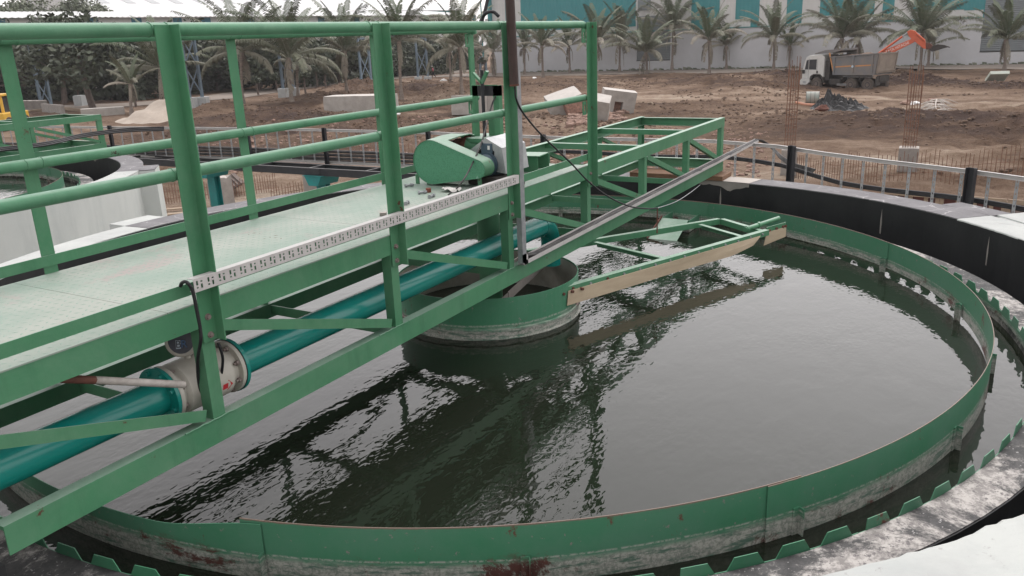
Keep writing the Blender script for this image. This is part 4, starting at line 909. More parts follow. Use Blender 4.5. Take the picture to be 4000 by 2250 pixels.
RUTS = [[at(a, b, z=G0) for a, b in q] for q in (((1650,445),(2350,392),(2900,372),(3400,385)), ((1300,420),(1900,395),(2600,352),(3000,330),(3100,318)), ((3000,470),(3500,440),(4100,420)), ((2950,690),(3500,640),(4100,575)), ((2300,330),(2800,318),(3050,345)), ((1500,340),(2100,330),(2500,345)))]
for q in RUTS:
    for p_ in q: p_.z = 0
for px, py, rx, ry, a in ((2450, 385, 3, 9, 0.25), (2750, 375, 4, 9, 0.28), (2300, 410, 2, 6, 0.16), (3500, 430, 2.2, 10, 0.30), (3200, 455, 2, 6, 0.3), (3850, 425, 2, 8, 0.15), (3900, 580, 2.5, 6, 0.30), (3650, 640, 2, 5, 0.22), (2100, 450, 3, 5, 0.15), (3300, 700, 2.5, 4, 0.25), (2950, 400, 3, 6, 0.12), (1950, 400, 3, 5, 0.05), (1500, 330, 2, 10, 0.12), (700, 460, 3, 6, -0.15)):
    p = at(px, py, z=G0); STREAKS.append((p.x, p.y, rx, ry, a))
def axis(lo, hi, f0, f1, step, far):
    a = [f0]
    while a[-1] < f1: a.append(a[-1]+step)
    s_ = step
    while a[-1] < hi: s_ = min(s_*1.35, far); a.append(a[-1]+s_)
    s_ = step
    while a[0] > lo: s_ = min(s_*1.35, far); a.insert(0, a[0]-s_)
    return a
xs = axis(-260, 620, 4, 104, 0.42, 60); ys = axis(-340, 560, -20, 92, 0.50, 60)
mb = MB(); nx, ny = len(xs), len(ys)
vs = []; tones = []
for x in xs:
    for y in ys: vs.append((x, y, gz(x, y))); tones.append(gtone(x, y))
mb.v = vs; mb.a = tones; mb.f = [(i*ny+j, (i+1)*ny+j, (i+1)*ny+j+1, i*ny+j+1) for i in range(nx-1) for j in range(ny-1)]; mb.sm = [True]*len(mb.f)
g = mb.build('ground', M_ground, attr=True); g['kind'] = 'structure'
def strip(name, left, right, mat, dz, n=60, cross=6):
    mb = MB()
    def samp(P, f):
        q = f*(len(P)-1); i = min(int(q), len(P)-2); return P[i].lerp(P[i+1], q-i)
    vs = []
    for i in range(n+1):
        a, b = samp(left, i/n), samp(right, i/n)
        for j in range(cross+1):
            p = a.lerp(b, j/cross+0.02*noise.noise(V((i*0.7, j, 2)))); vs.append((p.x, p.y, gz(p.x, p.y)+dz))
    mb.add(vs, [(i*(cross+1)+j, (i+1)*(cross+1)+j, (i+1)*(cross+1)+j+1, i*(cross+1)+j+1) for i in range(n) for j in range(cross)], True)
    o = mb.build(name, mat); o['kind'] = 'structure'; return o
def offs(P, w_):
    o_ = []
    for i, p in enumerate(P):
        d = (P[min(i+1, len(P)-1)]-P[max(i-1, 0)]); d.z = 0; d.normalize(); o_.append(p+V((-d.y, d.x, 0))*w_)
    return o_
strip('road', offs(ROADL, 4.2), offs(ROADL, -4.2), M_road, 0.05, 90)
strip('track', [V((102.5, 75, 0)), V((101, 40, 0)), V((98, -60, 0))], [V((113.4, 75, 0)), V((113.4, 40, 0)), V((113.4, -60, 0))], M_road, 0.05, 60)
# clods and stones lying on the soil
rnd = random.Random(5); mb = MB(); mr = MB()
def clod(m, x, y, r):
    z = gz(x, y); n, k = 5, 3
    m.ball((x, y, z+r*0.15), (r*rnd.uniform(.8,1.3), r*rnd.uniform(.8,1.3), r*rnd.uniform(.5,.8)), n, k, False, 0.25, rnd)
for i in range(4200):
    px, py = rnd.uniform(300, 4000), 300+420*rnd.random()**1.5
    p = at(px, py, z=G0); D = math.hypot(p.x-CX, p.y-CY)
    if D > 105 or p.x > 99 or (p.y > 40 and road_d(p.x, p.y) < 5): continue
    if fbm(p.x, p.y, 3, 0.10, 21) < 0.16+0.2*rnd.random(): continue
    clod(mb, p.x, p.y, (0.025+0.11*rnd.random()**2.2)*(0.5+D/85))
for (mx, my, r, hh, tn, ex, ey) in MOUNDS:
    for i in range(int(44*r)):
        a, q = rnd.uniform(0, 2*PI), r*rnd.random()**0.6*1.2; x, y = mx+q*math.cos(a)*ex, my+q*math.sin(a)*ey
        if x < 99: clod(mb, x, y, rnd.uniform(0.04, 0.13))
o = mb.build('soil_clods', M_clod); o['kind'] = 'stuff'
for i in range(1500):          # pinkish rubble bank behind the cable ladder
    px, py = rnd.uniform(700, 3000), rnd.uniform(505, 690)
    p = at(px, py, z=G0); clod(mr, p.x, p.y, rnd.uniform(0.04, 0.14))
for i in range(160):
    px, py = rnd.uniform(2225, 2320), rnd.uniform(455, 520); p = at(px, py, z=G0); clod(mr, p.x, p.y, rnd.uniform(0.12, 0.32))
for i in range(70):
    px, py = rnd.uniform(2370, 2440), rnd.uniform(450, 485); p = at(px, py, z=G0); clod(mr, p.x, p.y, rnd.uniform(0.12, 0.32))
o = mr.build('brick_rubble', M_rubble); o['kind'] = 'stuff'

# ------------------------------------------------------------------ ladder cable tray on edge with black posts
TR = [V(q) for q in ((5.35, 18.5, 0), (5.75, 14, 0), (6.3, 9, 0), (6.35, 5.5, 0), (6.15, 2.6, 0), (6.2, 0.0, 0), (5.85, -0.95, 0), (5.3, -1.65, 0), (4.85, -2.35, 0), (4.40, -3.15, 0), (3.98, -3.75, 0), (3.4, -4.6, 0))]
ZT0, ZT1 = -0.045, 0.60
def along(P, step):
    out_ = []; acc = 0
    for a, b in zip(P, P[1:]):
        l = (b-a).length; t = acc
        while t < l: out_.append((a.lerp(b, t/l), (b-a).normalized())); t += step
        acc = t-l
    return out_
lad = thing('cable_ladder', 'long galvanised cable ladder standing on edge along the far side of the tank', 'cable ladder', (6, 2, G0))
for z0 in (ZT0, ZT1-0.045):
    for a, b in zip(TR, TR[1:]):
        mb = MB(); d = (b-a).normalized(); n_ = V((-d.y, d.x, 0)); mb.chan(a+V((0,0,z0))+n_*0.012, b+V((0,0,z0))+n_*0.012, -n_, Zv, 0.03, 0.045, 0.003); mb.build('side_rail', M_galvw, lad)
ri = 0
RS = along(TR, 0.30)
for p, d in RS[18:118] if len(RS) > 118 else RS:
    mb = MB(); n_ = V((-d.y, d.x, 0)); w_ = 0.036
    # perforated rung: two strips joined by short webs
    za, zb2 = ZT0+0.046, ZT1-0.046; c = p+n_*0.016
    for s_ in (-1, 1): mb.poly([c+d*(s_*w_/2)+V((0,0,za)), c+d*(s_*0.006)+V((0,0,za)), c+d*(s_*0.006)+V((0,0,zb2)), c+d*(s_*w_/2)+V((0,0,zb2))], n_*0.003)
    nz = 9
    for k in range(nz):
        zc = za+(zb2-za)*k/nz; mb.poly([c-d*0.006+V((0,0,zc)), c+d*0.006+V((0,0,zc)), c+d*0.006+V((0,0,zc+0.035)), c-d*0.006+V((0,0,zc+0.035))], n_*0.003)
    mb.build('rung', M_galv, lad)
# black posts that carry the ladder
PL = [(470, 490), (748, 487), (1010, 492), (1288, 502), (1620, 525), (2090, 540), (2480, 550), (3100, 578), (3797, 668)]
def near_tr(px, py):
    tgt = at(px, py, z=ZT1); best = min(((p-V((tgt.x, tgt.y, 0))).length, i) for i, (p, d) in enumerate(along(TR, 0.02))); return along(TR, 0.02)[best[1]]
POSTL = ['black ladder post at the far left, behind the second bridge end', 'black ladder post seen just right of the first front handrail post', 'black ladder post over the left end of the black steel frame', 'black ladder post seen between the second front post and the chain guard', 'black ladder post hidden partly behind the chain guard', 'black ladder post left of the truss seen through the handrail end bay', 'black ladder post seen through the bare truss top', 'thick black ladder post below the left rebar cage', 'thick black ladder post at the right, in front of the red plywood']
for (px, py), lab in zip(PL, POSTL):
    p, d = near_tr(px, py); n_ = V((-d.y, d.x, 0)); wd = 0.10 if px > 2900 else 0.075; mb = MB()
    if n_.dot(CAM-p) > 0: n_ = -n_
    mb.sweep([(-wd/2,0),(wd/2,0),(wd/2,0.05),(wd/2-0.007,0.05),(wd/2-0.007,0.007),(-wd/2+0.007,0.007),(-wd/2+0.007,0.05),(-wd/2,0.05)], p-n_*0.045+V((0,0,-0.13 if px < 2900 else G0)), p-n_*0.045+V((0,0,ZT1+0.03)), d, -n_)
    tag(mb.build('ladder_post', M_steelblk, origin=(p.x, p.y, -0.6)), lab, 'post', 'black posts of the cable ladder')
# cables lying in the ladder
hp = [(p+V((0,0,0)), d) for p, d in along(TR, 0.35)]
lead = [q for q in hp if q[0].y > 2.9]
for k in range(4):
    pts = [q[0]+V((-q[1].y*0.055, q[1].x*0.055, 0))*1+V((0,0,ZT0+0.035+0.062*k+0.006*math.sin(i*0.5+k))) for i, q in enumerate(lead)]
    o = None; mb = MB(); mb.tube(pts, 0.028, 10); tag(mb.build('cable_duct', M_cabledust, origin=tuple(pts[0])), ['lowest', 'second lowest', 'second highest', 'highest'][k]+' of the four thick black ducts stacked in the left part of the ladder', 'duct', 'thick ducts in the ladder')
tail_ = [q for q in hp if q[0].y < 3.4]
for k in range(3):
    pts = [q[0]+V((-q[1].y*0.05, q[1].x*0.05, 0))+V((0,0,0.345+0.016*k-0.05*max(0,(3-i*0.3))*0.2+0.02*math.sin(i*0.7)-0.10*min(1,max(0,(i-9)/6)))) for i, q in enumerate(tail_)]
    mb = MB(); mb.tube(pts, 0.013, 8); tag(mb.build('ladder_cable', M_cable, origin=tuple(pts[0])), ['lowest', 'middle', 'uppermost'][k]+' of the thin black cables running through the right part of the ladder', 'cable', 'thin cables in the ladder')
# black walkway frame on teal columns
fr = thing('walkway_base', 'long black ladder shaped steel frame carried on teal columns beside the cable ladder', 'frame', (5.75, 8, 0))
fa, fb = (5.55, 13.5), (5.55, 4.3)
for dx in (0, 0.45):
    mb = MB(); mb.chan((5.54+dx, 14.5, -0.13), (5.54+dx, 4.3, -0.13), Xv*(1 if dx == 0 else -1), Zv, 0.05, 0.13, 0.007); mb.build('side_beam', M_steelblk, fr)
for i in range(8):
    y = 4.6+1.3*i; mb = MB(); mb.bar((5.548, y, -0.05), (5.98, y, -0.05), 0.05, 0.09); mb.build('cross_beam', M_steelblk, fr)
mb = MB(); mb.bx(5.53, 5.538, 6.9, 7.35, -0.12, -0.01); mb.build('splice_plate', M_steelblk, fr)
for y, lab in ((7.05, 'teal steel column with bracket head under the black frame, left of the second front post'), (9.95, 'teal steel column beside the white corner of the far tank'), (4.9, 'teal steel column hidden behind the bridge deck below the black frame')):
    t = thing('teal_column', lab, 'column', (5.75, y, G0), 'teal columns')
    mb = MB(); yb = 0.13
    mb.sweep([(-0.10,-0.075),(0.10,-0.075),(0.10,-0.067),(0.004,-0.067),(0.004,0.067),(0.10,0.067),(0.10,0.075),(-0.10,0.075),(-0.10,0.067),(-0.004,0.067),(-0.004,-0.067),(-0.10,-0.067)], (5.75, y, G0+0.05), (5.75, y, -0.315), Yv, Xv); mb.build('shaft', M_tealdull, t)
    mb = MB(); mb.poly([(5.49,y-0.11,-0.315),(5.49,y+0.11,-0.315),(5.49,y+0.2,-0.14),(5.49,y-0.2,-0.14)], (0.53,0,0)); mb.build('bracket_head', M_tealdull, t, bevel=0.003)
    mb = MB(); mb.bx(5.47, 6.03, y-0.23, y+0.23, -0.14, -0.132); mb.build('head_plate', M_tealdull, t)
# cables slung over the far bridge (left)
for k in range(3):
    P = [at(px, py+6*k, z=0.72-0.02*k) for px, py in ((-60, 590), (0, 578), (180, 556), (330, 522), (500, 502), (640, 497))]
    cable('slung_cable', P, 0.014, ['upper', 'middle', 'lower'][k]+' of the three black cables slung across the far left bridge', M_cable)['group'] = 'cables slung across the far bridge'

# ------------------------------------------------------------------ rebar, pedestals, formwork
def cage(px, py, ped_h, top, w_, lab, nb=5, lean=0.0):
    p = at(px, py, z=G0); z0 = gz(p.x, p.y); a = math.atan2(CY-p.y, CX-p.x); t_ = V((-math.sin(a), math.cos(a), 0)); n_ = V((math.cos(a), math.sin(a), 0))
    t = thing('rebar_column', lab, 'rebar column', (p.x, p.y, z0), 'unfinished columns')
    mb = MB(); pw = w_*1.55; mb.box((p.x, p.y, z0+ped_h/2), (pw, pw, ped_h), Matrix((n_, t_, Zv)).transposed()); mb.build('pedestal', M_conc, t, bevel=0.02)
    rnd = random.Random(int(px)); mb = MB(); pos = []
    for i in range(nb):
        for j in range(nb):
            if 0 < i < nb-1 and 0 < j < nb-1: continue
            u, v_ = (i/(nb-1)-0.5)*w_, (j/(nb-1)-0.5)*w_; b = p+t_*u+n_*v_+V((0,0,z0+ped_h-G0)); b.z = z0+ped_h-0.05
            h = top+rnd.uniform(-0.3, 0.25); mb.tube([b, b+V((0,0,h*0.5))+t_*rnd.uniform(-.01,.01), b+V((0,0,h))+t_*(rnd.uniform(-.03,.03)+lean)], 0.010, 5)
    o = mb.build('bars', M_rebar, t); o['kind'] = 'stuff'
    mb = MB(); z = z0+ped_h+0.05
    while z < z0+ped_h+top*0.72:
        c = V((p.x, p.y, z)); q = [c+t_*(s1*w_/2)+n_*(s2*w_/2) for s1, s2 in ((-1,-1),(1,-1),(1,1),(-1,1))]
        for k in range(4): mb.tube([q[k], q[(k+1) % 4]], 0.006, 4, False)
        z += rnd.uniform(0.12, 0.17)
    o = mb.build('stirrups', M_rebar, t); o['kind'] = 'stuff'
cage(3078, 690, 0.95, 3.1, 0.36, 'tall thin rusty rebar cage on a pedestal, left of the black tarpaulin heap')
cage(3540, 688, 0.85, 2.65, 0.42, 'dense rusty rebar cage on a grey pedestal at the right, below the fallen palm frond', 6)
cage(1225, 745, 0.9, 0.55, 0.45, 'broken concrete stub with bent rebar right of the teal column')
mesh_l = [((640, 800), (1080, 750), 0.75, 44, 'rusty starter bar mesh between the two tanks, around the broken grey pedestal'), ((1060, 776), (1290, 712), 0.5, 22, 'rusty starter bars in the sand beside the teal column head'), ((3110, 690), (3420, 740), 0.9, 32, 'row of rusty starter bars behind the ladder between the two rebar cages'), ((3420, 742), (4000, 742), 1.0, 34, 'rusty bars standing behind the red plywood shutters'), ((2330, 640), (2760, 668), 0.8, 26, 'rusty starter bars seen through the bare truss'), ((1330, 605), (1640, 640), 0.8, 26, 'rusty starter bars seen above the black ducts')]
for a, b, h, n, lab in mesh_l:
    A_, B_ = at(*a, z=G0), at(*b, z=G0); t = None; mb = MB(); rnd = random.Random(n)
    for i in range(n+1):
        p = A_.lerp(B_, i/n); p.z = gz(p.x, p.y)-0.05; q = p+V((rnd.uniform(-.02,.02), rnd.uniform(-.02,.02), h*rnd.uniform(.8,1.12))); mb.tube([p, q], 0.011, 4, False)
    for zz in (0.15, 0.4):
        mb.tube([A_.lerp(B_, i/6)+V((0,0,gz(*A_.lerp(B_, i/6).xy)-G0+zz*h*1.4)) for i in range(7)], 0.008, 4, False)
    tag(mb.build('rebar_grid', M_rebar, origin=tuple(A_)), lab, 'rebar')
# broken pedestal
p = at(870, 800, z=G0); mb = MB(); rr = 0.42
prof = []
n = 14; vs = []
for k, (r_, z_) in enumerate(((0.40, 0), (0.40, 0.45), (0.39, 0.85), (0.37, 1.0))):
    for i in range(n):
        a = 2*PI*i/n; m_ = max(abs(math.cos(a)), abs(math.sin(a))); j = 0.10*noise.noise(V((i*1.3, k, 4))) if k == 3 else 0.02*noise.noise(V((i*2.1, k, 8))); vs.append(p+V((r_*math.cos(a)/m_*0.85, r_*math.sin(a)/m_*0.85, z_+j*1.4)))
mb.add(vs, [(k*n+i, k*n+(i+1) % n, (k+1)*n+(i+1) % n, (k+1)*n+i) for k in range(3) for i in range(n)]); mb.add(vs[3*n:], [tuple(range(n))]); tag(mb.build('broken_pedestal', M_conc, origin=tuple(p)), 'broken grey concrete pedestal in the sand between the two tanks', 'pedestal')
for (a, b, wd, lab) in (((655, 845), (760, 838), 0.22, 'pale timber board lying lowest beside the teal column by the far tank'), ((640, 826), (735, 822), 0.2, 'pale timber board lying behind the lowest board by the far tank')):
    A_, B_ = at(*a, z=G0), at(*b, z=G0); mb = MB(); mb.bar(A_+V((0,0,0.06)), B_+V((0,0,0.1)), wd, 0.04); tag(mb.build('timber_board', M_wood, origin=tuple(A_)), lab, 'board')
p0 = at(880, 765, z=G0); p1 = at(845, 735, z=G0); mb = MB()
for i in range(7): mb.bar(p0+V((0.05*i,-0.12*i,0.05+0.07*i)), p1+V((0.05*i,-0.12*i,0.15+0.07*i)), 0.16, 0.03)
tag(mb.build('stacked_boards', M_bark, origin=tuple(p0)), 'dark stack of rotten boards behind the first front post', 'boards')
# red shutter formwork at the right
FA, FB = at(3440, 742, z=-2.1)-V((0,0,1.0)), at(4080, 790, z=-2.1)-V((0,0,1.0)); d = (FB-FA).normalized(); n_ = V((-d.y, d.x, 0)); ln = (FB-FA).length
FLAB = ['leftmost red plywood shutter in its timber frame behind the cable ladder', 'second red plywood shutter from the left behind the ladder', 'middle red plywood shutter directly left of the thick right ladder post', 'red plywood shutter directly right of the thick ladder post', 'rightmost greyish shutter panel behind the cable ladder']
nP = 5
for i in range(nP):
    a = FA+d*(ln*i/nP); wdt = ln/nP-0.03; t = thing('shutter_panel', FLAB[i], 'formwork', tuple(a), 'plywood shutters behind the ladder'); zt0, zh = 0.0, 0.95
    mb = MB(); mb.poly([a+d*0.05+V((0,0,zt0)), a+d*(wdt-0.05)+V((0,0,zt0)), a+d*(wdt-0.05)+V((0,0,zt0+zh)), a+d*0.05+V((0,0,zt0+zh))], n_*0.02); mb.build('ply_sheet', M_redply if i < 4 else plain('grey_plywood', (0.27,0.22,0.20), (0.2,0.16,0.15), 4, 0.8, 0.1), t)
    for f in (0.02, wdt*0.55, wdt-0.05):
        mb = MB(); mb.bar(a+d*f+V((0,0,zt0-0.1))-n_*0.035, a+d*f+V((0,0,zt0+zh))-n_*0.035, 0.09, 0.06, up=n_); mb.build('stud', M_wood, t)
    for zz in (zt0+0.05, zt0+zh+0.02):
        mb = MB(); mb.bar(a+V((0,0,zz))-n_*0.09, a+d*wdt+V((0,0,zz))-n_*0.09, 0.05, 0.11); mb.build('waler', M_wood, t)

# ------------------------------------------------------------------ white and teal factory building (facade parallel to the bridge's cross direction)
XB = 114.5
def fp(px, py): p = at(px, py, x=XB); return (p.y, p.z)
bd = thing('factory_building', 'long factory building with teal and white cladding above a white plinth, at the right', 'building', (XB, 20, G0))
yl = 69.0; yr = -70.0
zled = fp(2600, 202)[1]; zled = 2.35
mb = MB(); mb.bx(XB+0.35, XB+38, yr, yl, G0-0.5, 16); mb.build('body', M_clad, bd)
# plinth with two door openings
def ypx(px, py=200): return fp(px, py)[0]
sh1 = (ypx(2618, 220), ypx(2486, 220)); sh2_ = (ypx(4100, 200)-14, ypx(3829, 180))
zs1 = fp(2550, 238)[1]; zs2 = fp(3900, 204)[1]
mb = MB(); segs = [(yr, sh2_[0], G0-0.5, zled), (sh2_[0], sh2_[1], G0-0.5, zs2), (sh2_[1], sh1[0], G0-0.5, zled), (sh1[0], sh1[1], G0-0.5, zs1), (sh1[1], yl, G0-0.5, zled)]
for y0, y1, z0, z1 in segs: mb.bx(XB, XB+0.345, y0, y1, z0, z1)
mb.build('plinth', M_plinth, bd)
mb = MB(); mb.bx(XB-0.14, XB+0.30, sh2_[1]+0.02, yl, zled+0.003, zled+0.11)
mb.build('ledge', M_tealdull, bd)
def sheet(name, y0, y1, z0, z1, mat, prof=True, x=XB, pitch=0.25, dep=0.04):
    mb = MB(); n = max(2, int(abs(y1-y0)/pitch)); vs = []
    for i in range(n+1):
        y = y0+(y1-y0)*i/n; dx = dep if (i % 2 and prof) else 0
        vs += [(x+0.30-dx, y, z0), (x+0.30-dx, y, z1)]
    mb.add(vs, [(2*i, 2*i+2, 2*i+3, 2*i+1) for i in range(n)]); return mb.build(name, mat, bd)
sheet('white_cladding', yr, yl, zled+0.11, 16, M_clad)
# teal fields: (left px, right px, bottom py)
for l, r_, b in ((1881, 1886, 230), (1977, 1994, 215), (2036, 2480, 113), (2695, 2716, 130), (2716, 2803, 133), (2865, 2925, 75), (2925, 2957, 125), (3062, 3122, 92), (3190, 3240, 62), (3240, 3400, 60), (3432, 3476, 105), (3550, 3747, 42), (3747, 3826, 40), (3822, 3845, 92), (3833, 3850, 128)):
    y0, y1 = ypx(r_), ypx(l); z0 = fp((l+r_)/2, b)[1]
    sheet('teal_cladding', y0, y1, z0, 16.02, M_cladteal, x=XB-0.045)
def shutter(y0, y1, z0, z1):
    mb = MB(); n = int((z1-z0)/0.12); vs = []
    for i in range(n+1):
        z = z0+(z1-z0)*i/n; vs += [(XB+0.20-(0.035 if i % 2 else 0), y0, z), (XB+0.20-(0.035 if i % 2 else 0), y1, z)]
    mb.add(vs, [(2*i, 2*i+1, 2*i+3, 2*i+2) for i in range(n)]); o = mb.build('roller_shutter', M_shut, bd)
    mb = MB(); mb.bx(XB+0.02, XB+0.22, y0, y1, z0-0.10, z0); mb.build('shutter_rail', M_dark, o)
shutter(sh1[0], sh1[1], zs1+0.12, zled+2.2)
shutter(sh2_[0], sh2_[1], zs2+0.14, 15.9)
mb = MB(); mb.bx(XB+0.12, XB+0.26, ypx(2540, 20), ypx(2490, 20), fp(2515, 40)[1], fp(2515, 40)[1]+3.2); mb.build('louvre', M_shut, bd)
mb = MB(); mb.bx(XB-0.5, XB+0.3, yl-0.10, yl+0.3, zled+0.2, 15.9); mb.build('corner_downpipe', M_cladteal, bd)
# low weeds along the plinth foot
rnd = random.Random(3); mb = MB()
for i in range(420):
    y = rnd.uniform(-25, 66); h = rnd.uniform(0.12, 0.5)*(0.4+0.9*max(0, noise.noise(V((y*0.35, 1, 1)))+0.3)); x = XB-0.25-rnd.random()*0.5; mb.cur = rnd.random()
    for k in range(3):
        a = rnd.uniform(0, PI); mb.add([(x-0.25*math.cos(a), y-0.25*math.sin(a), G0), (x+0.25*math.cos(a), y+0.25*math.sin(a), G0), (x+0.2*math.cos(a), y+0.3*math.sin(a), G0+h), (x-0.1*math.cos(a), y-0.2*math.sin(a), G0+h*0.8)], [(0,1,2,3)])
o = mb.build('weeds', M_leaf2, attr=True); o['kind'] = 'stuff'

# ------------------------------------------------------------------ low shed with white roof (left) and the big roof behind it
SA, SB = at(-500, 72, z=7.2), at(1868, 57, z=7.2)
sd_ = (SB-SA).normalized(); sn = V((-sd_.y, sd_.x, 0)); ls = (SB-SA).length
if sn.x < 0 and sn.y < 0: sn = -sn
if sn.dot(SA-CAM) < 0: sn = -sn
shed = thing('long_shed', 'long low shed with white sheet roof and blue panels in its wall, behind the palms', 'shed', tuple(SA.lerp(SB, 0.5)+V((0,0,G0-7.2))))
def sp(f, dn, z): p = SA+sd_*(ls*f)+sn*dn; return V((p.x, p.y, z))
mb = MB(); q = [sp(0,0.6,G0), sp(1,0.6,G0), sp(1,14,G0), sp(0,14,G0)]; mb.poly(q, (0,0,10.3)); mb.build('wall', M_clad, shed)
mb = MB(); n = 260; vs = []
for i in range(n+1):
    dz = 0.09 if i % 2 else 0.0; vs += [sp(i/n, -0.3, 7.12+dz), sp(i/n, 15, 8.6+dz)]
mb.add(vs, [(2*i, 2*i+2, 2*i+3, 2*i+1) for i in range(n)]); mb.build('roof', M_roofw, shed)
def fpx(px): 
    v = at(px, 75, d=100)-CAM; v.z = 0; a = SA-CAM; den = v.x*sd_.y-v.y*sd_.x; t = (a.x*sd_.y-a.y*sd_.x)/den; p = CAM+v*t; return ((p-SA).dot(sd_))/ls
for l, r_ in ((-60, 25), (170, 215), (345, 388), (520, 560), (683, 717), (793, 830), (960, 1000), (1250, 1275), (1390, 1412), (1530, 1555), (1662, 1680), (1855, 1866)):
    f0, f1 = fpx(l), fpx(r_); mb = MB(); mb.poly([sp(f0,0.594,1.0), sp(f1,0.594,1.0), sp(f1,0.594,7.1), sp(f0,0.594,7.1)], -sn*0.03); mb.build('blue_panel', M_blue, shed)
WA, WB = at(330, 46, z=12.0), at(1800, 40, z=12.0)
wd = (WB-WA).normalized(); wn = V((-wd.y, wd.x, 0)); wn = wn if wn.dot(WA-CAM) > 0 else -wn; wl = (WB-WA).length
wh = thing('warehouse', 'huge warehouse with white sheet roof and grey skylight strips beyond the shed', 'warehouse', tuple(WA.lerp(WB, 0.5)+V((0,0,G0-12))))
def wp(f, dn, z): p = WA+wd*(wl*f)+wn*dn; return V((p.x, p.y, z))
mb = MB(); mb.poly([wp(0,1,G0), wp(1,1,G0), wp(1,59,G0), wp(0,59,G0)], (0,0,14.6)); mb.build('wall', M_clad, wh)
mb = MB(); mb.poly([wp(0.35,0.6,11.0), wp(1,0.6,11.0), wp(1,0.9,11.0), wp(0.35,0.9,11.0)], (0,0,0.85)); mb.build('fascia', M_cladteal, wh)
mb = MB(); mb.poly([wp(0,0,12), wp(0,30,20.0), wp(0,60,12)], wd*wl); mb.build('roof', M_roofw, wh)
for px in (455, 560, 655, 750, 850, 960, 1080, 1210):
    v = at(px, 15, d=100)-CAM; a = WA-CAM; f = ((CAM+V((v.x, v.y, 0))*((a.x*wd.y-a.y*wd.x)/(v.x*wd.y-v.y*wd.x))-WA).dot(wd))/wl; w_ = 2.2/wl
    mb = MB(); mb.poly([wp(f,9,14.42), wp(f+w_,9,14.42), wp(f+w_,18,16.82), wp(f,18,16.82)], (0,0,0.05)); mb.build('skylight', M_roofsky, wh)
mb = MB(); p = at(1640, 30, d=235); mb.box((p.x, p.y, 8), (10, 14, 16)); tag(mb.build('water_tower', M_dark, origin=(p.x, p.y, G0)), 'dark tall annexe standing between the shed roof and the factory building', 'building') if False else None

# ------------------------------------------------------------------ palms
def palm_meshes(base, h, fl, seed, dry, lean, nf, name, label, hang=0.35, trunk_r=0.16, group='coconut palms'):
    rnd = random.Random(seed); t = thing(name, label, 'palm', tuple(base), group)
    b = V(base); lx, ly = lean; pts = []; rs = []
    for i in range(9):
        f = i/8; pts.append(b+V((lx*f*f, ly*f*f, h*f-0.15*(i == 0)))); rs.append(trunk_r*(1.45-0.75*min(1, f*4)+0.05*(f > 0.25) + (0.35 if f > 0.85 else 0)))
    mb = MB(); mb.tube(pts, rs, 9); mb.build('trunk', M_trunk, t)
    top = pts[-1]; mb = MB()
    for i in range(nf):
        f = i/(nf-1); az = i*2.39996+rnd.uniform(-.3,.3)
        el = R(87-80*f**0.95+rnd.uniform(-9,9)); ln = fl*(0.80+0.2*math.sin(PI*min(1, f*1.25)))*rnd.uniform(0.88,1.1)
        dead = f > 0.80 and rnd.random() < dry
        if dead: el = R(rnd.uniform(-75,-45)); ln *= 0.6
        tone = min(1, max(0, (f-0.20)*1.7*dry+rnd.uniform(-.12,.18))) if not dead else rnd.uniform(.8, 1.0)
        ca, sa = math.cos(az), math.sin(az); N_ = 13; P = []; c = V(top)+V((ca*0.12, sa*0.12, 0.05)); e = el; step = ln/N_
        droop = R(rnd.uniform(3.5, 7.5))*(0.65+0.7*f)
        for k in range(N_+1):
            P.append(c.copy()); c = c+V((ca*math.cos(e), sa*math.cos(e), math.sin(e)))*step; e -= droop*(0.35+k/N_*1.1)
            e = max(e, R(-88))
        side = V((-sa, ca, 0)); mb.cur = min(1, tone+0.2)
        mb.tube(P, [0.05*(1-0.8*k/N_) for k in range(N_+1)], 3, False)
        nl = 40
        for k in range(nl):
            g = 0.10+0.90*k/(nl-1); q = g*N_; j = min(int(q), N_-1); p = P[j].lerp(P[j+1], q-j); dr = (P[j+1]-P[j]).normalized(); upv = side.cross(dr)
            if upv.z < 0: upv = -upv
            ll = ln*0.150*(math.sin(PI*(0.12+0.80*g))**0.7)*rnd.uniform(.8,1.15)
            for s_ in (-1, 1):
                if rnd.random() < (0.06 if not dead else 0.3): continue
                d = (side*s_*(0.95)+dr*0.55+upv*(0.30-hang*(0.5+f))).normalized()
                wv = dr*(0.050+0.0125*fl*0.62); mid = p+d*ll*0.55+V((0,0,-0.05*ll)); tip = p+d*ll*0.93+V((0,0,-(0.30+0.35*f)*ll))
                mb.cur = min(1, max(0, tone+rnd.uniform(-.12,.12)))
                mb.add([p-wv*0.4, p+wv*0.4, mid+wv*0.55, mid-wv*0.55, tip], [(0,1,2,3), (3,2,4)])
    mb.build('crown', M_frond, t, attr=True)
    return t
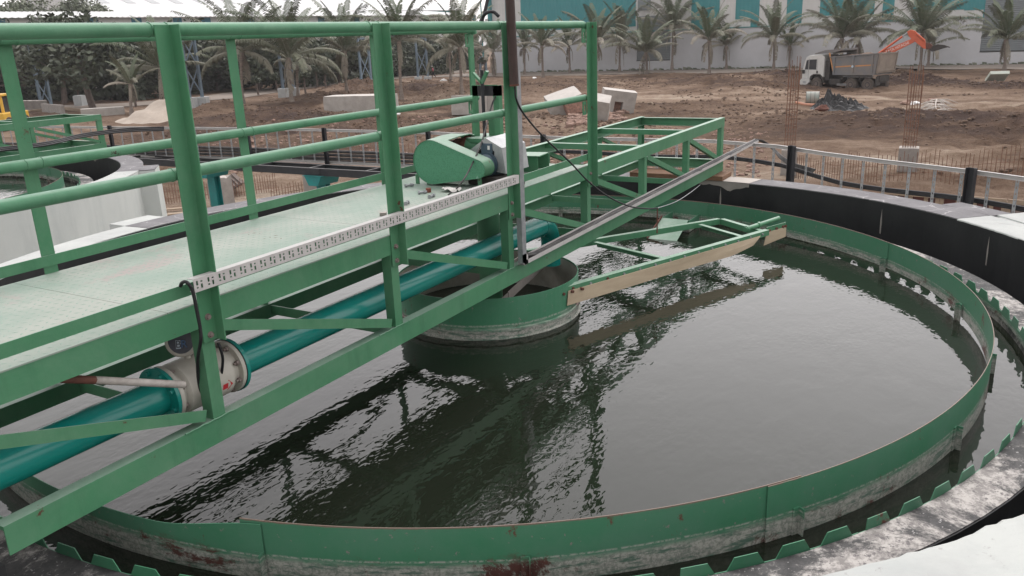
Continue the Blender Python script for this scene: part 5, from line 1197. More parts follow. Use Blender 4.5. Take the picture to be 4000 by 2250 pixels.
LP = [ # base px, crown px, frond half spread px, dryness, fronds, label
 ((634,432),(628,268),205,0.35,20,'palm just left of the first front handrail post, crown brushing the middle of that post'),
 ((516,447),(512,330),130,0.95,12,'short palm with mostly dead drooping fronds at the left, under the larger green palm'),
 ((952,418),(945,205),230,0.40,22,'palm behind the second back handrail post, left of the blue trestle on white blocks'),
 ((1142,414),(1128,225),250,0.32,24,'dense dark palm with ringed trunk left of the long pale concrete block'),
 ((1166,386),(1160,255),150,0.45,14,'smaller palm with red brown trunk close behind the dense dark palm'),
 ((1357,380),(1347,200),215,0.38,22,'green palm rising directly behind the long pale concrete block'),
 ((1569,390),(1559,160),215,0.45,22,'palm just right of the second front handrail post'),
 ((1805,380),(1797,185),225,0.50,20,'palm with pale ringed trunk nearest the lifting frame'),
 ((1761,312),(1756,200),150,0.55,16,'slimmer palm standing further back left of the pale ringed trunk palm'),
 ((1932,297),(1926,205),150,0.85,15,'dusty palm mostly hidden behind the brown pole'),
 ((1868,295),(1862,215),120,0.8,12,'small dusty palm between the back handrail end and the brown pole'),
 ((2050,292),(2049,190),110,0.75,15,'first palm right of the brown pole along the white plinth'),
 ((2121,307),(2116,180),150,0.70,18,'second palm right of the brown pole, with dead fronds hanging along its trunk'),
 ((2226,287),(2222,180),140,0.65,17,'palm directly left of the end handrail post'),
 ((2330,312),(2329,165),165,0.60,20,'palm partly hidden by the end handrail post'),
 ((2420,282),(2422,165),165,0.65,20,'palm midway between the end handrail post and the shuttered opening'),
 ((2527,297),(2523,205),170,0.45,22,'green palm in front of the grey shuttered opening in the plinth'),
 ((2625,276),(2631,115),170,0.70,20,'tall palm at the right edge of the shuttered opening'),
 ((2770,294),(2771,160),175,0.75,20,'palm with a knotted trunk midway between the shuttered opening and the truck'),
 ((2837,271),(2836,178),120,0.75,15,'shorter palm directly right of the knotted trunk palm'),
 ((3021,287),(3026,150),160,0.50,20,'green topped palm two trunks left of the truck cab'),
 ((3082,266),(3085,180),110,0.85,14,'small withered palm nearest the truck cab on its left'),
 ((3285,282),(3288,150),190,0.60,22,'palm behind the front of the grey tipper body'),
 ((3347,280),(3352,155),175,0.70,20,'dusty palm behind the middle of the tipper body'),
 ((3593,282),(3603,130),205,0.25,26,'large fresh green palm behind the excavator bucket'),
 ((3625,261),(3632,180),130,0.55,12,'slim palm trunk close behind the large fresh green palm'),
 ((3921,284),(3930,155),165,0.30,24,'palm in front of the big grey roller shutter at the far right'),
]
for i, (b_, c_, sp_, dr, nf, lab) in enumerate(LP):
    p = at(*b_, z=G0); p.z = gz(p.x, p.y); D = (p-CAM).length; nf = int(nf*1.15); ct = at(*c_, d=math.hypot(p.x-CX, p.y-CY)); h = max(1.5, ct.z-p.z); fl = sp_*D/FPX*rnd.uniform(0.93, 1.08)
    palm_meshes(p, h, fl, 100+i, dr, ((ct.x-p.x), (ct.y-p.y)), nf, 'palm_tree', lab, trunk_r=0.19 if i < 11 else 0.20)

# ------------------------------------------------------------------ broadleaf trees
def tree(base, h, cr, seed, name, label, mat, nl=2600, leaf=0.30, trunk_h=0.4, cat='tree', group='dark trees behind the palms', sq=0.75, bare=0.0):
    rnd = random.Random(seed); b = V(base); t = thing(name, label, cat, tuple(b), group)
    lean = V((rnd.uniform(-.06,.06)*h, rnd.uniform(-.06,.06)*h, 0)); fork = b+lean*0.6+V((0,0,h*trunk_h)); cc = b+lean+V((0,0,h-cr*sq))
    mb = MB(); r0 = 0.028*h+0.04
    mb.tube([b-V((0,0,0.2)), b+lean*0.3+V((rnd.uniform(-.1,.1),0,h*trunk_h*0.5)), fork], [r0*1.25, r0, r0*0.8], 8)
    lobes = []
    for i in range(11):
        a = rnd.uniform(0, 2*PI); e = rnd.uniform(-0.55, 1.0); q = V((math.cos(a)*math.sqrt(1-min(1,e*e)), math.sin(a)*math.sqrt(1-min(1,e*e)), e*sq))
        c = cc+q*cr*rnd.uniform(0.45, 0.75); lobes.append((c, cr*rnd.uniform(0.28, 0.48)))
        m_ = fork.lerp(c, 0.55)+V((0,0,-0.1*cr)); mb.tube([fork, m_, c], [r0*0.5, r0*0.3, r0*0.08], 5)
    mb.build('trunk', M_bark, t)
    mb = MB()
    for i in range(nl):
        c, r_ = lobes[rnd.randrange(len(lobes))]
        v = V((rnd.gauss(0,1), rnd.gauss(0,1), rnd.gauss(0,1))).normalized()*r_*(rnd.random()**0.38)*1.05; p = c+V((v.x, v.y, v.z*0.8))
        u = V((rnd.gauss(0,1), rnd.gauss(0,1), rnd.gauss(0,0.6))).normalized(); w_ = u.cross(V((rnd.gauss(0,1), rnd.gauss(0,1), rnd.gauss(0,1)))).normalized(); s_ = leaf*rnd.uniform(.6,1.3)
        mb.cur = min(1, max(0, rnd.gauss(0.22, 0.2)))
        mb.add([p-u*s_-w_*s_*0.3, p+w_*s_*0.55, p+u*s_, p-w_*s_*0.6], [(0,1,2,3)])
    mb.build('crown', mat, t, attr=True); return t
TL = [ # base px,y  top py, half width px, label
 (60, 425, 105, 150, 'dark tree at the left edge behind the first back handrail post', 0.30),
 (185, 415, 95, 150, 'dark tree standing over the tall blue trestle at the left', 0.30),
 (255, 420, 110, 120, 'dark tree with a green mottled trunk right of the tall blue trestle', 0.35),
 (365, 437, 100, 150, 'dark tree with a long thin leaning trunk left of the first palm', 0.55),
 (480, 400, 130, 130, 'dark tree between the leaning trunk and the first front handrail post', 0.40),
 (735, 385, 120, 170, 'dark tree right of the first front handrail post behind the white trestle blocks', 0.30),
 (850, 372, 135, 140, 'dark tree behind the second back handrail post', 0.30),
 (1015, 372, 125, 140, 'dark round tree left of the dense dark palm', 0.28),
 (1080, 362, 150, 120, 'dark bushy tree behind the dense dark palm', 0.25),
 (1245, 346, 130, 150, 'dark tree between the dense dark palm and the green palm', 0.28),
 (1325, 350, 140, 110, 'dark tree behind the green palm beside the pale block', 0.30),
 (1440, 320, 150, 130, 'dark tree behind the second front handrail post', 0.28),
 (1530, 312, 150, 110, 'dark tree left of the palm beside the second front post', 0.28),
 (1640, 305, 160, 110, 'dark tree behind the small blue trestle left of the walking person', 0.3),
 (1720, 290, 150, 110, 'dark leafy tree right behind the walking person', 0.3),
 (1800, 283, 170, 100, 'dark tree at the corner of the factory building', 0.28),
]
for i, (px, py, tp, hw, lab, th_) in enumerate(TL):
    p = at(px, py-8, z=G0); D = math.hypot(p.x-CX, p.y-CY); off = V((p.x-CX, p.y-CY, 0))/D*(6 if i > 4 else 3)
    p = p+off; D += off.length; h = at(px, max(tp, 92)+22, d=D).z-G0+1.6; p.z = gz(p.x, p.y)
    tree(p, max(5, h), hw*D/FPX*1.25, 300+i, 'broadleaf_tree', lab, M_leaf, 3600, 0.34, th_*0.75)
# hedge-like dark wood behind them that reads as one mass
rnd = random.Random(77); mb = MB()
for i in range(26000):
    px = rnd.uniform(-250, 1860); py = 0
    base = offs(ROADL, 8.5); f = (px+250)/2110*(len(base)-1.001); j = min(int(f), len(base)-2)
    q = base[j].lerp(base[j+1], f-j); d_ = V((q.x-CX, q.y-CY, 0)).normalized(); q = q+d_*rnd.uniform(0, 5)*1.0
    z = G0+7.8*rnd.random()**0.85*(0.85+0.3*noise.noise(V((px*0.012, 2, 2)))); p = V((q.x, q.y, z))
    u = V((rnd.gauss(0,1), rnd.gauss(0,1), rnd.gauss(0,0.6))).normalized(); w_ = u.cross(V((rnd.gauss(0,1), rnd.gauss(0,1), rnd.gauss(0,1)))).normalized(); s_ = rnd.uniform(.3,.75); mb.cur = max(0, rnd.gauss(0.05, 0.10))
    if px < 520 and z < G0+4.0 and px > 215: continue
    mb.add([p-u*s_-w_*s_*0.3, p+w_*s_*0.6, p+u*s_, p-w_*s_*0.6], [(0,1,2,3)])
o = mb.build('undergrowth', M_leaf, attr=True); o['kind'] = 'stuff'
for i, (px, tp, hw, lab) in enumerate(((-60, 5, 150, 'grey green tree crown above the shed roof at the left corner'), (95, -10, 130, 'grey green tree crown above the shed roof, second from the left corner'), (300, -15, 120, 'grey green tree crown above the shed roof just left of the warehouse roof'), (365, 12, 60, 'small grey green crown overlapping the left end of the warehouse roof'))):
    D = 150+8*i; p = at(px, 60, d=D); p.z = G0; h = at(px, tp, d=D).z-G0
    tree(p, h, hw*D/FPX*1.1, 500+i, 'roadside_tree', lab, M_leaf2, 6500, 0.27, 0.45, group='trees behind the shed')
# saplings along the road edge
for i, (px, py, h, lab) in enumerate(((1240, 345, 3.2, 'thin sapling beside the road left of the green palm'), (1275, 358, 2.6, 'thin sapling with a pale stem left of the long pale block'), (1195, 366, 2.6, 'thin sapling right of the dense dark palm'), (530, 418, 2.4, 'low leafy sapling left of the first palm trunk'), (310, 410, 2.4, 'leafy sapling in front of the white pedestal at the left'), (1533, 313, 3.0, 'thin sapling just left of the palm beside the second post'), (1895, 300, 3.0, 'dark sapling left of the brown pole'), (1010, 372, 2.2, 'thin bare sapling left of the trestle block'), (1085, 360, 2.4, 'thin sapling with few leaves near the trestle block'))):
    p = at(px, py, z=G0); p.z = gz(p.x, p.y); tree(p, h, h*0.32, 700+i, 'sapling', lab, M_leaf, 220, 0.22, 0.62, group='saplings by the road')

# ------------------------------------------------------------------ pipe trestles on white blocks
def trestle(px0, px1, pyb, pyt, blk, lab, lean=0.0, blw=1.0):
    A_, B_ = at(px0, pyb, z=G0), at(px1, pyb+2, z=G0); D = math.hypot(A_.x-CX, A_.y-CY); B_ = at(px1, pyb+2, d=D*1.01); B_.z = G0; A_.z = G0
    h = at(px0, pyt, d=D).z-G0; t = thing('pipe_trestle', lab, 'trestle', tuple(A_.lerp(B_, 0.5)), 'blue trestles on white blocks'); dv = (B_-A_).normalized(); nb = V((-dv.y, dv.x, 0))
    for q in (A_, B_):
        z = gz(q.x, q.y)
        if blk > 0:
            mb = MB(); mb.box((q.x, q.y, z+blk/2-0.1), (blw, blw, blk+0.2), Matrix.Rotation(math.atan2(dv.y, dv.x)+0.5, 3, 'Z')); mb.build('white_block', M_ped, t, bevel=0.03)
        mb = MB(); mb.sweep([(-0.12,-0.12),(0.12,-0.12),(0.12,-0.09),(0.02,-0.09),(0.02,0.09),(0.12,0.09),(0.12,0.12),(-0.12,0.12),(-0.12,0.09),(-0.02,0.09),(-0.02,-0.09),(-0.12,-0.09)], (q.x, q.y, z+blk), (q.x+dv.x*lean, q.y+dv.y*lean, z+h), dv, nb); mb.build('leg', M_ltblue, t)
    wd_ = (B_-A_).length; bh = min(h-blk-0.3, max(2.6, wd_*1.9)); nb_ = max(1, int((h-blk)/bh))
    for k in range(nb_):
        z0, z1 = blk+0.2+bh*k, blk+bh*(k+1)
        for s_, (a, b) in enumerate(((A_, B_), (B_, A_))):
            mb = MB(); off = nb*(0.10 if s_ else -0.10); mb.bar(a+V((0,0,z1))+off, b+V((0,0,z0))+off, 0.14, 0.03, up=nb); mb.build('brace', M_ltblue, t)
    mb = MB(); mb.bar(A_+V((0,0,h)), B_+V((0,0,h)), 0.2, 0.24); mb.build('top_beam', M_ltblue, t)
trestle(164, 204, 424, 95, 0.0, 'tall pale blue lattice trestle at the far left without white blocks', 0, 0.9)
trestle(748, 797, 424, 130, 1.0, 'blue trestle on white blocks right of the first front handrail post', 0, 1.0)
trestle(1110, 1152, 384, 150, 1.0, 'blue trestle on white blocks behind the dense dark palm', 0, 0.95)
trestle(1414, 1452, 340, 150, 0.75, 'blue trestle on white blocks left of the second front post', 0, 0.9)
trestle(1634, 1672, 314, 150, 0.5, 'small blue trestle on low white blocks beside the walking person', 0, 0.9)
trestle(1877, 1900, 289, 225, 0.45, 'smallest blue trestle at the foot of the factory corner', 0, 0.8)
# pipe line carried by the trestles, hidden among the crowns
# ------------------------------------------------------------------ blocks and debris on the soil
def block(px, py, sz, rz, rx, ry, name, lab, mat=M_concw, sink=0.15, jit=0.03, cat='concrete block', chip=None):
    p = at(px, py, z=G0); z = gz(p.x, p.y); rot = (Matrix.Rotation(R(rz), 3, 'Z') @ Matrix.Rotation(R(rx), 3, 'X') @ Matrix.Rotation(R(ry), 3, 'Y'))
    mb = MB(); rnd = random.Random(int(px)); nx_, ny_, nz_ = 6, 6, 4; 
    def P(i, j, k):
        u = V(((i/nx_-0.5)*sz[0], (j/ny_-0.5)*sz[1], (k/nz_-0.5)*sz[2])); q = noise.noise(u*1.7+V((px, 0, 0)))*jit; e = 0
        edge = (i in (0, nx_))+(j in (0, ny_))+(k in (0, nz_)); u = u*(1-0.012*max(0, edge-1))+u.normalized()*q; return rot @ u
    faces = []
    def quadgrid(fn, a, b): 
        n0 = len(mb.v); vs = [fn(i, j) for i in range(a+1) for j in range(b+1)]; mb.add(vs, [(i*(b+1)+j, (i+1)*(b+1)+j, (i+1)*(b+1)+j+1, i*(b+1)+j+1) for i in range(a) for j in range(b)])
    for k in (0, nz_): quadgrid(lambda i, j: P(i, j, k), nx_, ny_)
    for j in (0, ny_): quadgrid(lambda i, k: P(i, j, k), nx_, nz_)
    for i in (0, nx_): quadgrid(lambda j, k: P(i, j, k), ny_, nz_)
    lo = min(v[2] for v in mb.v); c = V((p.x, p.y, z-lo-sink)); mb.v = [tuple(V(v)+c) for v in mb.v]
    o = mb.build(name, mat, origin=(p.x, p.y, z)); return tag(o, lab, cat)
block(1415, 452, (2.2, 5.4, 1.55), 14, 0, 0, 'concrete_block', 'long pale concrete block with soil stained side behind the second front post')
block(1840, 450, (1.8, 2.6, 1.4), 25, 0, 4, 'concrete_block', 'pale concrete block low behind the lug of the back handrail end')
block(1910, 446, (1.3, 1.4, 1.75), 40, 6, 0, 'concrete_block', 'chipped white concrete block behind the lifting frame spindle')
b1 = block(2205, 468, (1.9, 2.2, 1.0), 38, -16, -14, 'concrete_block', 'tilted broken concrete block with brick filled end left of the end handrail post', M_concw)
block(2258, 472, (0.5, 1.7, 1.1), 38, -14, 10, 'masonry_lump', 'crumbling brick faced lump at the end of the tilted concrete block', M_brick, jit=0.14, cat='rubble')
block(2345, 495, (1.1, 1.1, 1.5), 20, 10, -20, 'concrete_block', 'tilted pale concrete block directly right of the end handrail post')
# broken wall piece with a rectangular opening
p = at(2402, 462, z=G0); z = gz(p.x, p.y)-0.15; rot = Matrix.Rotation(R(-62), 3, 'Z') @ Matrix.Rotation(R(-9), 3, 'Y') @ Matrix.Rotation(R(-12), 3, 'X')
rot = Matrix.Rotation(math.atan2(_r.y, _r.x)+R(8), 3, 'Z') @ Matrix.Rotation(R(9), 3, 'Y') @ Matrix.Rotation(R(10), 3, 'X')
mb = MB()
for (x0, x1, z0, z1) in ((-1.1, -0.28, 0, 1.75), (0.28, 1.1, 0, 1.75), (-0.28, 0.28, 1.05, 1.75), (-0.28, 0.28, 0, 0.12)):
    c = rot @ V(((x0+x1)/2, 0, (z0+z1)/2)); mb.box(V((p.x, p.y, z-0.1))+c, (x1-x0-0.002, 0.7, z1-z0-0.002), rot)
wp_ = thing('wall_fragment', 'broken white wall fragment with a rectangular opening right of the tilted blocks', 'rubble', (p.x, p.y, z)); mb.build('masonry', M_concw, wp_)
mb = MB(); c = rot @ V((0, 0.18, 0.58)); mb.box(V((p.x, p.y, z-0.1))+c, (0.55, 0.25, 0.92), rot); mb.build('brick_infill', M_brick, wp_)
# pale sand heap left
p = at(668, 470, z=G0); mb = MB(); n, m_ = 30, 12; vs = []
hl_ = V((-_r.x, -_r.y, 0)).normalized(); hd_ = V((-hl_.y, hl_.x, 0))
for i in range(n+1):
    for j in range(m_+1):
        a, q = 2*PI*i/n, j/m_; ca_, sa_ = math.cos(a), math.sin(a); w_ = p+hl_*(ca_*q*(4.6 if ca_ > 0 else 1.0))+hd_*(sa_*q*3.0); hgt = 1.45*(1-q)**1.0*(1+0.6*noise.noise(V((w_.x*0.6, w_.y*0.6, 0))))+0.3*noise.noise(V((w_.x*1.5,w_.y*1.5,3)))*(1-q); vs.append((w_.x, w_.y, gz(w_.x, w_.y)+hgt-0.05))
mb.add(vs, [(i*(m_+1)+j, (i+1)*(m_+1)+j, (i+1)*(m_+1)+j+1, i*(m_+1)+j+1) for i in range(n) for j in range(m_)], True); tag(mb.build('sand_heap', M_sand, origin=tuple(p)), 'pale sand heap behind the first front handrail post', 'heap')
# precast blocks, grey wall, rusty pipe, kerbs at the far left
for i, (px, lab) in enumerate(((88, 'leftmost grey precast block in the row under the dark trees'), (112, 'second grey precast block from the left in the row under the dark trees'), (140, 'third grey precast block from the left in the row under the dark trees'), (168, 'rightmost grey precast block in the row under the dark trees'))):
    block(px, 428, (1.5, 1.0, 1.0), 60, 0, 0, 'precast_block', lab, M_conc, 0.05, 0.01)['group'] = 'row of precast blocks'
A_, B_ = at(-80, 405, z=G0), at(175, 392, z=G0); mb = MB(); dv = (B_-A_).normalized(); mb.bar(A_+V((0,0,1.3)), B_+V((0,0,1.3)), 0.3, 2.6); tag(mb.build('boundary_wall', M_conc, origin=tuple(A_)), 'grey concrete boundary wall behind the precast blocks', 'wall')
A_, B_ = at(265, 395, z=G0), at(480, 385, z=G0); pr_ = thing('pipe_run_on_stands', 'rust brown pipe on concrete stands under the dark trees at the left', 'pipe', tuple(A_)); pr_.name = 'rusty_pipeline'
mb = MB(); mb.tube([A_+V((0,0,1.7)), B_+V((0,0,1.7))], 0.22, 10); mb.build('pipe', M_rust, pr_)
for f in (0.05, 0.32, 0.6, 0.9):
    q = A_.lerp(B_, f); mb = MB(); mb.box(q+V((0,0,0.72)), (0.35, 0.35, 1.5)); mb.build('stand', M_conc, pr_)
block(318, 414, (1.0, 1.0, 1.2), 20, 0, 0, 'pedestal_block', 'white painted pedestal block below the rusty pipeline', M_ped, 0.05, 0.01)
block(405, 450, (3.6, 1.2, 0.8), -38, 0, 0, 'concrete_slab', 'low white concrete slab left of the first palm trunk', M_concw, 0.1, 0.02)
for (a, b, h, lab) in (((172, 440), (250, 448), 0.9, 'brown masonry kerb wall behind the bare far bridge end'), ((95, 448), (178, 436), 0.35, 'low pale timber edge left of the brown kerb wall'), ((250, 428), (320, 436), 0.25, 'low pale kerb along the road under the dark trees')):
    A_, B_ = at(*a, z=G0), at(*b, z=G0); mb = MB(); mb.bar(A_+V((0,0,h/2)), B_+V((0,0,h/2)), 0.3, h); tag(mb.build('kerb_wall', M_wood if h < 0.5 else M_conc, origin=tuple(A_)), lab, 'wall')
# yellow machine at the left edge
p = at(22, 505, z=G0); z = gz(p.x, p.y); ym = thing('yellow_loader', 'yellow loader cab partly hidden behind the far bridge at the left edge', 'loader', (p.x, p.y, z)); a = R(20); rot = Matrix.Rotation(math.atan2(_r.y, _r.x), 3, 'Z')
def lb(c, d): 
    mb = MB(); mb.box(V((p.x, p.y, z))+rot @ V(c), d, rot); return mb
lb((0,0,1.0), (2.2, 3.4, 0.8)).build('chassis', M_yellow, ym, bevel=0.05)
for s_ in (-0.6, 0.25):
    lb((s_+0.17, -0.5, 2.0), (0.16, 0.16, 1.3)).build('cab_pillar', M_yellow, ym); lb((s_+0.17, 0.7, 2.0), (0.16, 0.16, 1.3)).build('cab_pillar', M_yellow, ym)
lb((0,0.1,2.72), (1.25, 1.6, 0.18)).build('cab_roof', M_yellow, ym, bevel=0.04); lb((0,0.1,1.95), (0.7, 1.1, 1.1)).build('cab_glass', M_glass, ym)
for sx in (-0.95, 0.95):
    for sy in (-1.1, 1.1):
        mb = MB(); c = V((p.x, p.y, z))+rot @ V((sx, sy, 0.55)); ax = rot @ V((1,0,0)); mb.tube([c-ax*0.2, c+ax*0.2], 0.55, 18); mb.build('wheel', M_tyre, ym)

# ------------------------------------------------------------------ tipper truck
tp0 = at(3185, 352, z=G0); tp1 = at(3385, 358, z=G0); tu = (tp1-tp0); tu.z = 0; s_t = tu.length/4.84; tu.normalize(); tn = V((tu.y, -tu.x, 0))
if tn.dot(CAM-tp0) < 0: tn = -tn
gt = gz(*((tp0+tp1)/2).xy); TB = V((tp0.x, tp0.y, gt-0.03))
truck = thing('tipper_truck', 'dusty six wheeled tipper truck with white cab and grey tipper body, facing left', 'truck', tuple(TB+tu*2.4))
rotT = Matrix((tu, -tn, Zv)).transposed()      # local x along the truck to the rear, y away from the viewer, z up
def tl(x, y, z): return TB+rotT @ V((x, y, z))
def tbox(x0, x1, y0, y1, z0, z1):
    mb = MB(); mb.box(tl((x0+x1)/2, (y0+y1)/2, (z0+z1)/2), (x1-x0, y1-y0, z1-z0), rotT); return mb
def tprism(pts, y0, y1):
    mb = MB(); mb.poly([tl(x, y0, z) for x, z in pts], rotT @ V((0, y1-y0, 0))); return mb
# cab
cab = tprism([(-1.45,0.95),(-0.62,0.95),(-0.55,1.18),(-0.30,1.33),(0.30,1.33),(0.62,1.10),(0.68,1.0),(0.68,2.75),(0.45,2.95),(-0.75,2.92),(-1.12,2.72),(-1.42,1.75)], 0.0, 2.4).build('cab', M_truckw, truck, bevel=0.03)
tprism([(-1.20,1.72),(-0.86,1.72),(-0.86,2.55),(-1.06,2.50)], -0.012, 0.0).build('quarter_window', M_glass, cab)
tprism([(-0.78,1.72),(-0.05,1.72),(-0.05,2.58),(-0.78,2.56)], -0.012, 0.0).build('side_window', M_glass, cab)
mb = MB(); mb.poly([tl(-1.4285,0.12,1.80), tl(-1.4285,2.28,1.80), tl(-1.16,2.28,2.66), tl(-1.16,0.12,2.66)], rotT @ V((-0.02,0,0.006))); mb.build('windscreen', M_glass, cab)
tprism([(-0.83,0.98),(-0.81,0.98),(-0.81,2.66),(-0.83,2.66)], -0.006, 0.0).build('door_gap', M_dark, cab)
tprism([(0.02,1.36),(0.035,1.36),(0.035,2.66),(0.02,2.66)], -0.006, 0.0).build('door_gap', M_dark, cab)
tbox(-0.02, 0.12, -0.03, 0.0, 1.42, 1.62).build('door_handle', M_dark, cab)
tbox(-1.30, -1.12, -0.22, -0.08, 1.38, 1.70).build('mirror', M_dark, cab)
tprism([(-1.62,0.42),(-0.95,0.42),(-0.70,0.62),(-0.62,0.94),(-1.50,0.94),(-1.62,0.80)], -0.02, 2.42).build('bumper', M_truckw, truck, bevel=0.03)
tbox(-1.30, -1.02, -0.03, -0.018, 0.60, 0.72).build('headlight', M_galv, truck)
tbox(0.70, 1.15, 0.15, 2.25, 0.85, 2.45).build('engine_bay', M_dark, truck)
tbox(0.3, 5.5, 0.75, 1.65, 0.62, 0.95).build('chassis', M_dark, truck)
tbox(1.25, 2.3, 0.05, 0.6, 0.45, 0.95).build('fuel_tank', M_dark, truck, bevel=0.06)
tbox(2.05, 2.95, -0.02, 0.30, 0.42, 0.60).build('side_guard', M_tip, truck)
for z in (0.55, 0.75, 0.95, 1.12): tbox(2.35, 2.62, -0.04, 0.0, z, z+0.04).build('step', M_dark, truck)
# wheels
for x, dual in ((0.0, 0), (3.30, 1), (4.84, 1)):
    for y0, s_ in ((0.02, 1), (2.38, -1)):
        mb = MB(); wdt = 0.30 if not dual else 0.55; a, b = tl(x, y0, 0.53), tl(x, y0+s_*wdt, 0.53); ax = (b-a).normalized()
        mb.tube([a, a+ax*0.03, b-ax*0.03, b], [0.47, 0.53, 0.53, 0.47], 28); wl_ = mb.build('wheel', M_tyre, truck)
        mb = MB(); mb.tube([a-ax*0.004, a+ax*0.02], 0.30, 22); mb.tube([a-ax*(0.05 if not dual else 0.01), a-ax*0.004], 0.15, 14); mb.build('hub', M_hub, wl_)
        mb = MB(); mb.tube([a-ax*0.008, a-ax*0.004], 0.24, 20); mb.build('hub_recess', M_dark, wl_)
tprism([(-0.62,0.80),(-0.52,1.10),(-0.25,1.26),(0.28,1.26),(0.56,1.02),(0.66,0.60),(0.78,0.60),(0.72,1.08),(0.36,1.35),(-0.30,1.35),(-0.62,1.18),(-0.72,0.85)], 0.0, 0.5).build('front_mudguard', M_dark, truck)
for x in (3.3, 4.84):
    tbox(x-0.72, x+0.70, 0.0, 0.6, 1.13, 1.17).build('rear_mudguard', M_tip, truck); tbox(x-0.75, x-0.71, 0.0, 0.6, 0.75, 1.17).build('mud_flap', M_dark, truck)
tbox(5.50, 5.56, 0.1, 0.7, 0.45, 1.2).build('mud_flap', M_dark, truck)
# tipper body: floor, sides with frames, headboard with canopy, tailgate
by0, by1 = -0.08, 2.48; bx0, bx1 = 1.12, 5.80; zf, zs = 1.32, 2.78
side = tprism([(bx0+0.62, zf), (bx1-0.32, zf+0.02), (bx1-0.12, 3.0), (bx0+0.20, 2.72)], by0, by0+0.06).build('side_wall', M_tip, truck)
tprism([(bx0+0.62, zf), (bx1-0.32, zf+0.02), (bx1-0.12, 3.0), (bx0+0.20, 2.72)], by1-0.06, by1).build('side_wall', M_tip, truck)
tbox(bx0+0.6, bx1-0.35, by0+0.06, by1-0.06, zf, zf+0.1).build('floor', M_tip, truck)
for f in (0.06, 0.50, 0.93):
    x = bx0+0.35+(bx1-bx0-0.7)*f; tbox(x-0.06, x+0.09, by0-0.07, by0, zf, 2.78+0.18*f).build('rib', M_tip, side)
tprism([(bx0+0.20, 2.70), (bx1-0.12, 2.96), (bx1-0.12, 3.06), (bx0+0.20, 2.80)], by0-0.08, by0+0.10).build('top_rail', M_tip, side)
tprism([(bx0+0.55, 1.30), (bx1-0.35, 1.32), (bx1-0.35, 1.45), (bx0+0.55, 1.42)], by0-0.06, by0).build('bottom_rail', M_tip, side)
for x0, x1, z in ((1.85, 3.30, 1.90), (3.70, 5.30, 1.98)):
    tprism([(x0, z), (x1, z+0.09), (x1, z+0.19), (x0, z+0.10)], by0-0.012, by0).build('orange_stripe', M_stripe, side)
mb = MB(); a = tl(3.48, by0-0.075, 2.0); mb.tube([a, a+tn*0.015], 0.10, 16); mb.build('round_badge', M_logow, side)
hb_ = tprism([(bx0+0.10, 2.9), (bx0+0.22, 2.9), (bx0+0.66, zf), (bx0+0.54, zf)], by0, by1).build('headboard', M_dark, truck)
tprism([(bx0+0.02, 3.10), (bx0+0.12, 3.12), (bx0+0.68, zf+0.02), (bx0+0.58, zf)], by0-0.03, by0+0.03).build('headboard_stripe', M_stripe, hb_)
tprism([(-0.35, 2.98), (bx0+0.18, 3.12), (bx0+1.15, 3.38), (bx0+1.15, 3.30), (0.75, 3.28), (-0.35, 3.06)], by0, by1).build('canopy', M_tip, hb_) if False else tprism([(-0.28, 3.00), (bx0+0.12, 3.06), (bx0+1.05, 3.28), (bx0+1.05, 3.42), (0.7, 3.32), (-0.28, 3.07)], by0+0.05, by1).build('canopy', M_tip, hb_)
tprism([(bx0+0.10, 2.74), (bx0+1.05, 2.80), (bx0+1.05, 3.42), (bx0+0.02, 3.20)], by1-0.07, by1-0.02).build('canopy_cheek', M_tip, hb_)
mb = MB(); mb.poly([tl(bx1-0.24, by0, zf+0.15), tl(bx1-0.24, by1, zf+0.15), tl(bx1-0.06, by1, 3.05), tl(bx1-0.06, by0, 3.05)], rotT @ V((0.09, 0, 0))); tgt_ = mb.build('tailgate', M_tipdust, truck)
for y in (by0+0.03, by1-0.12):
    mb = MB(); mb.poly([tl(bx1-0.148, y, zf+0.1), tl(bx1-0.148, y+0.10, zf+0.1), tl(bx1+0.034, y+0.10, 3.1), tl(bx1+0.034, y, 3.1)], rotT @ V((0.06, 0, 0))); mb.build('tailgate_post', M_tipdust, tgt_)
for z in (1.62, 2.95):
    f = (z-zf-0.15)/(3.05-zf-0.15); x = bx1-0.24+0.18*f+0.093; tbox(x, x+0.05, by0+0.14, by1-0.13, z, z+0.10).build('tailgate_bar', M_tipdust, tgt_)
tbox(5.35, 5.6, 0.5, 1.9, 0.75, 1.25).build('rear_frame', M_dark, truck)
# soil load
mb = MB(); n, m_ = 18, 8; vs = []
for i in range(n+1):
    for j in range(m_+1):
        x = bx0+0.5+(bx1-bx0-0.8)*i/n; y = by0+0.07+(by1-by0-0.14)*j/m_; vs.append(tl(x, y, 2.62+0.03*i/n*8+0.22*noise.noise(V((x*0.9, y*0.9, 1)))+0.10*noise.noise(V((x*3, y*3, 7)))+0.18*math.sin(PI*j/m_)))
mb.add(vs, [(i*(m_+1)+j, (i+1)*(m_+1)+j, (i+1)*(m_+1)+j+1, i*(m_+1)+j+1) for i in range(n) for j in range(m_)]); tag(mb.build('soil_load', M_clod, origin=tuple(tl(3.5,1.2,2.5))), 'brown soil heaped in the tipper body of the truck', 'soil')

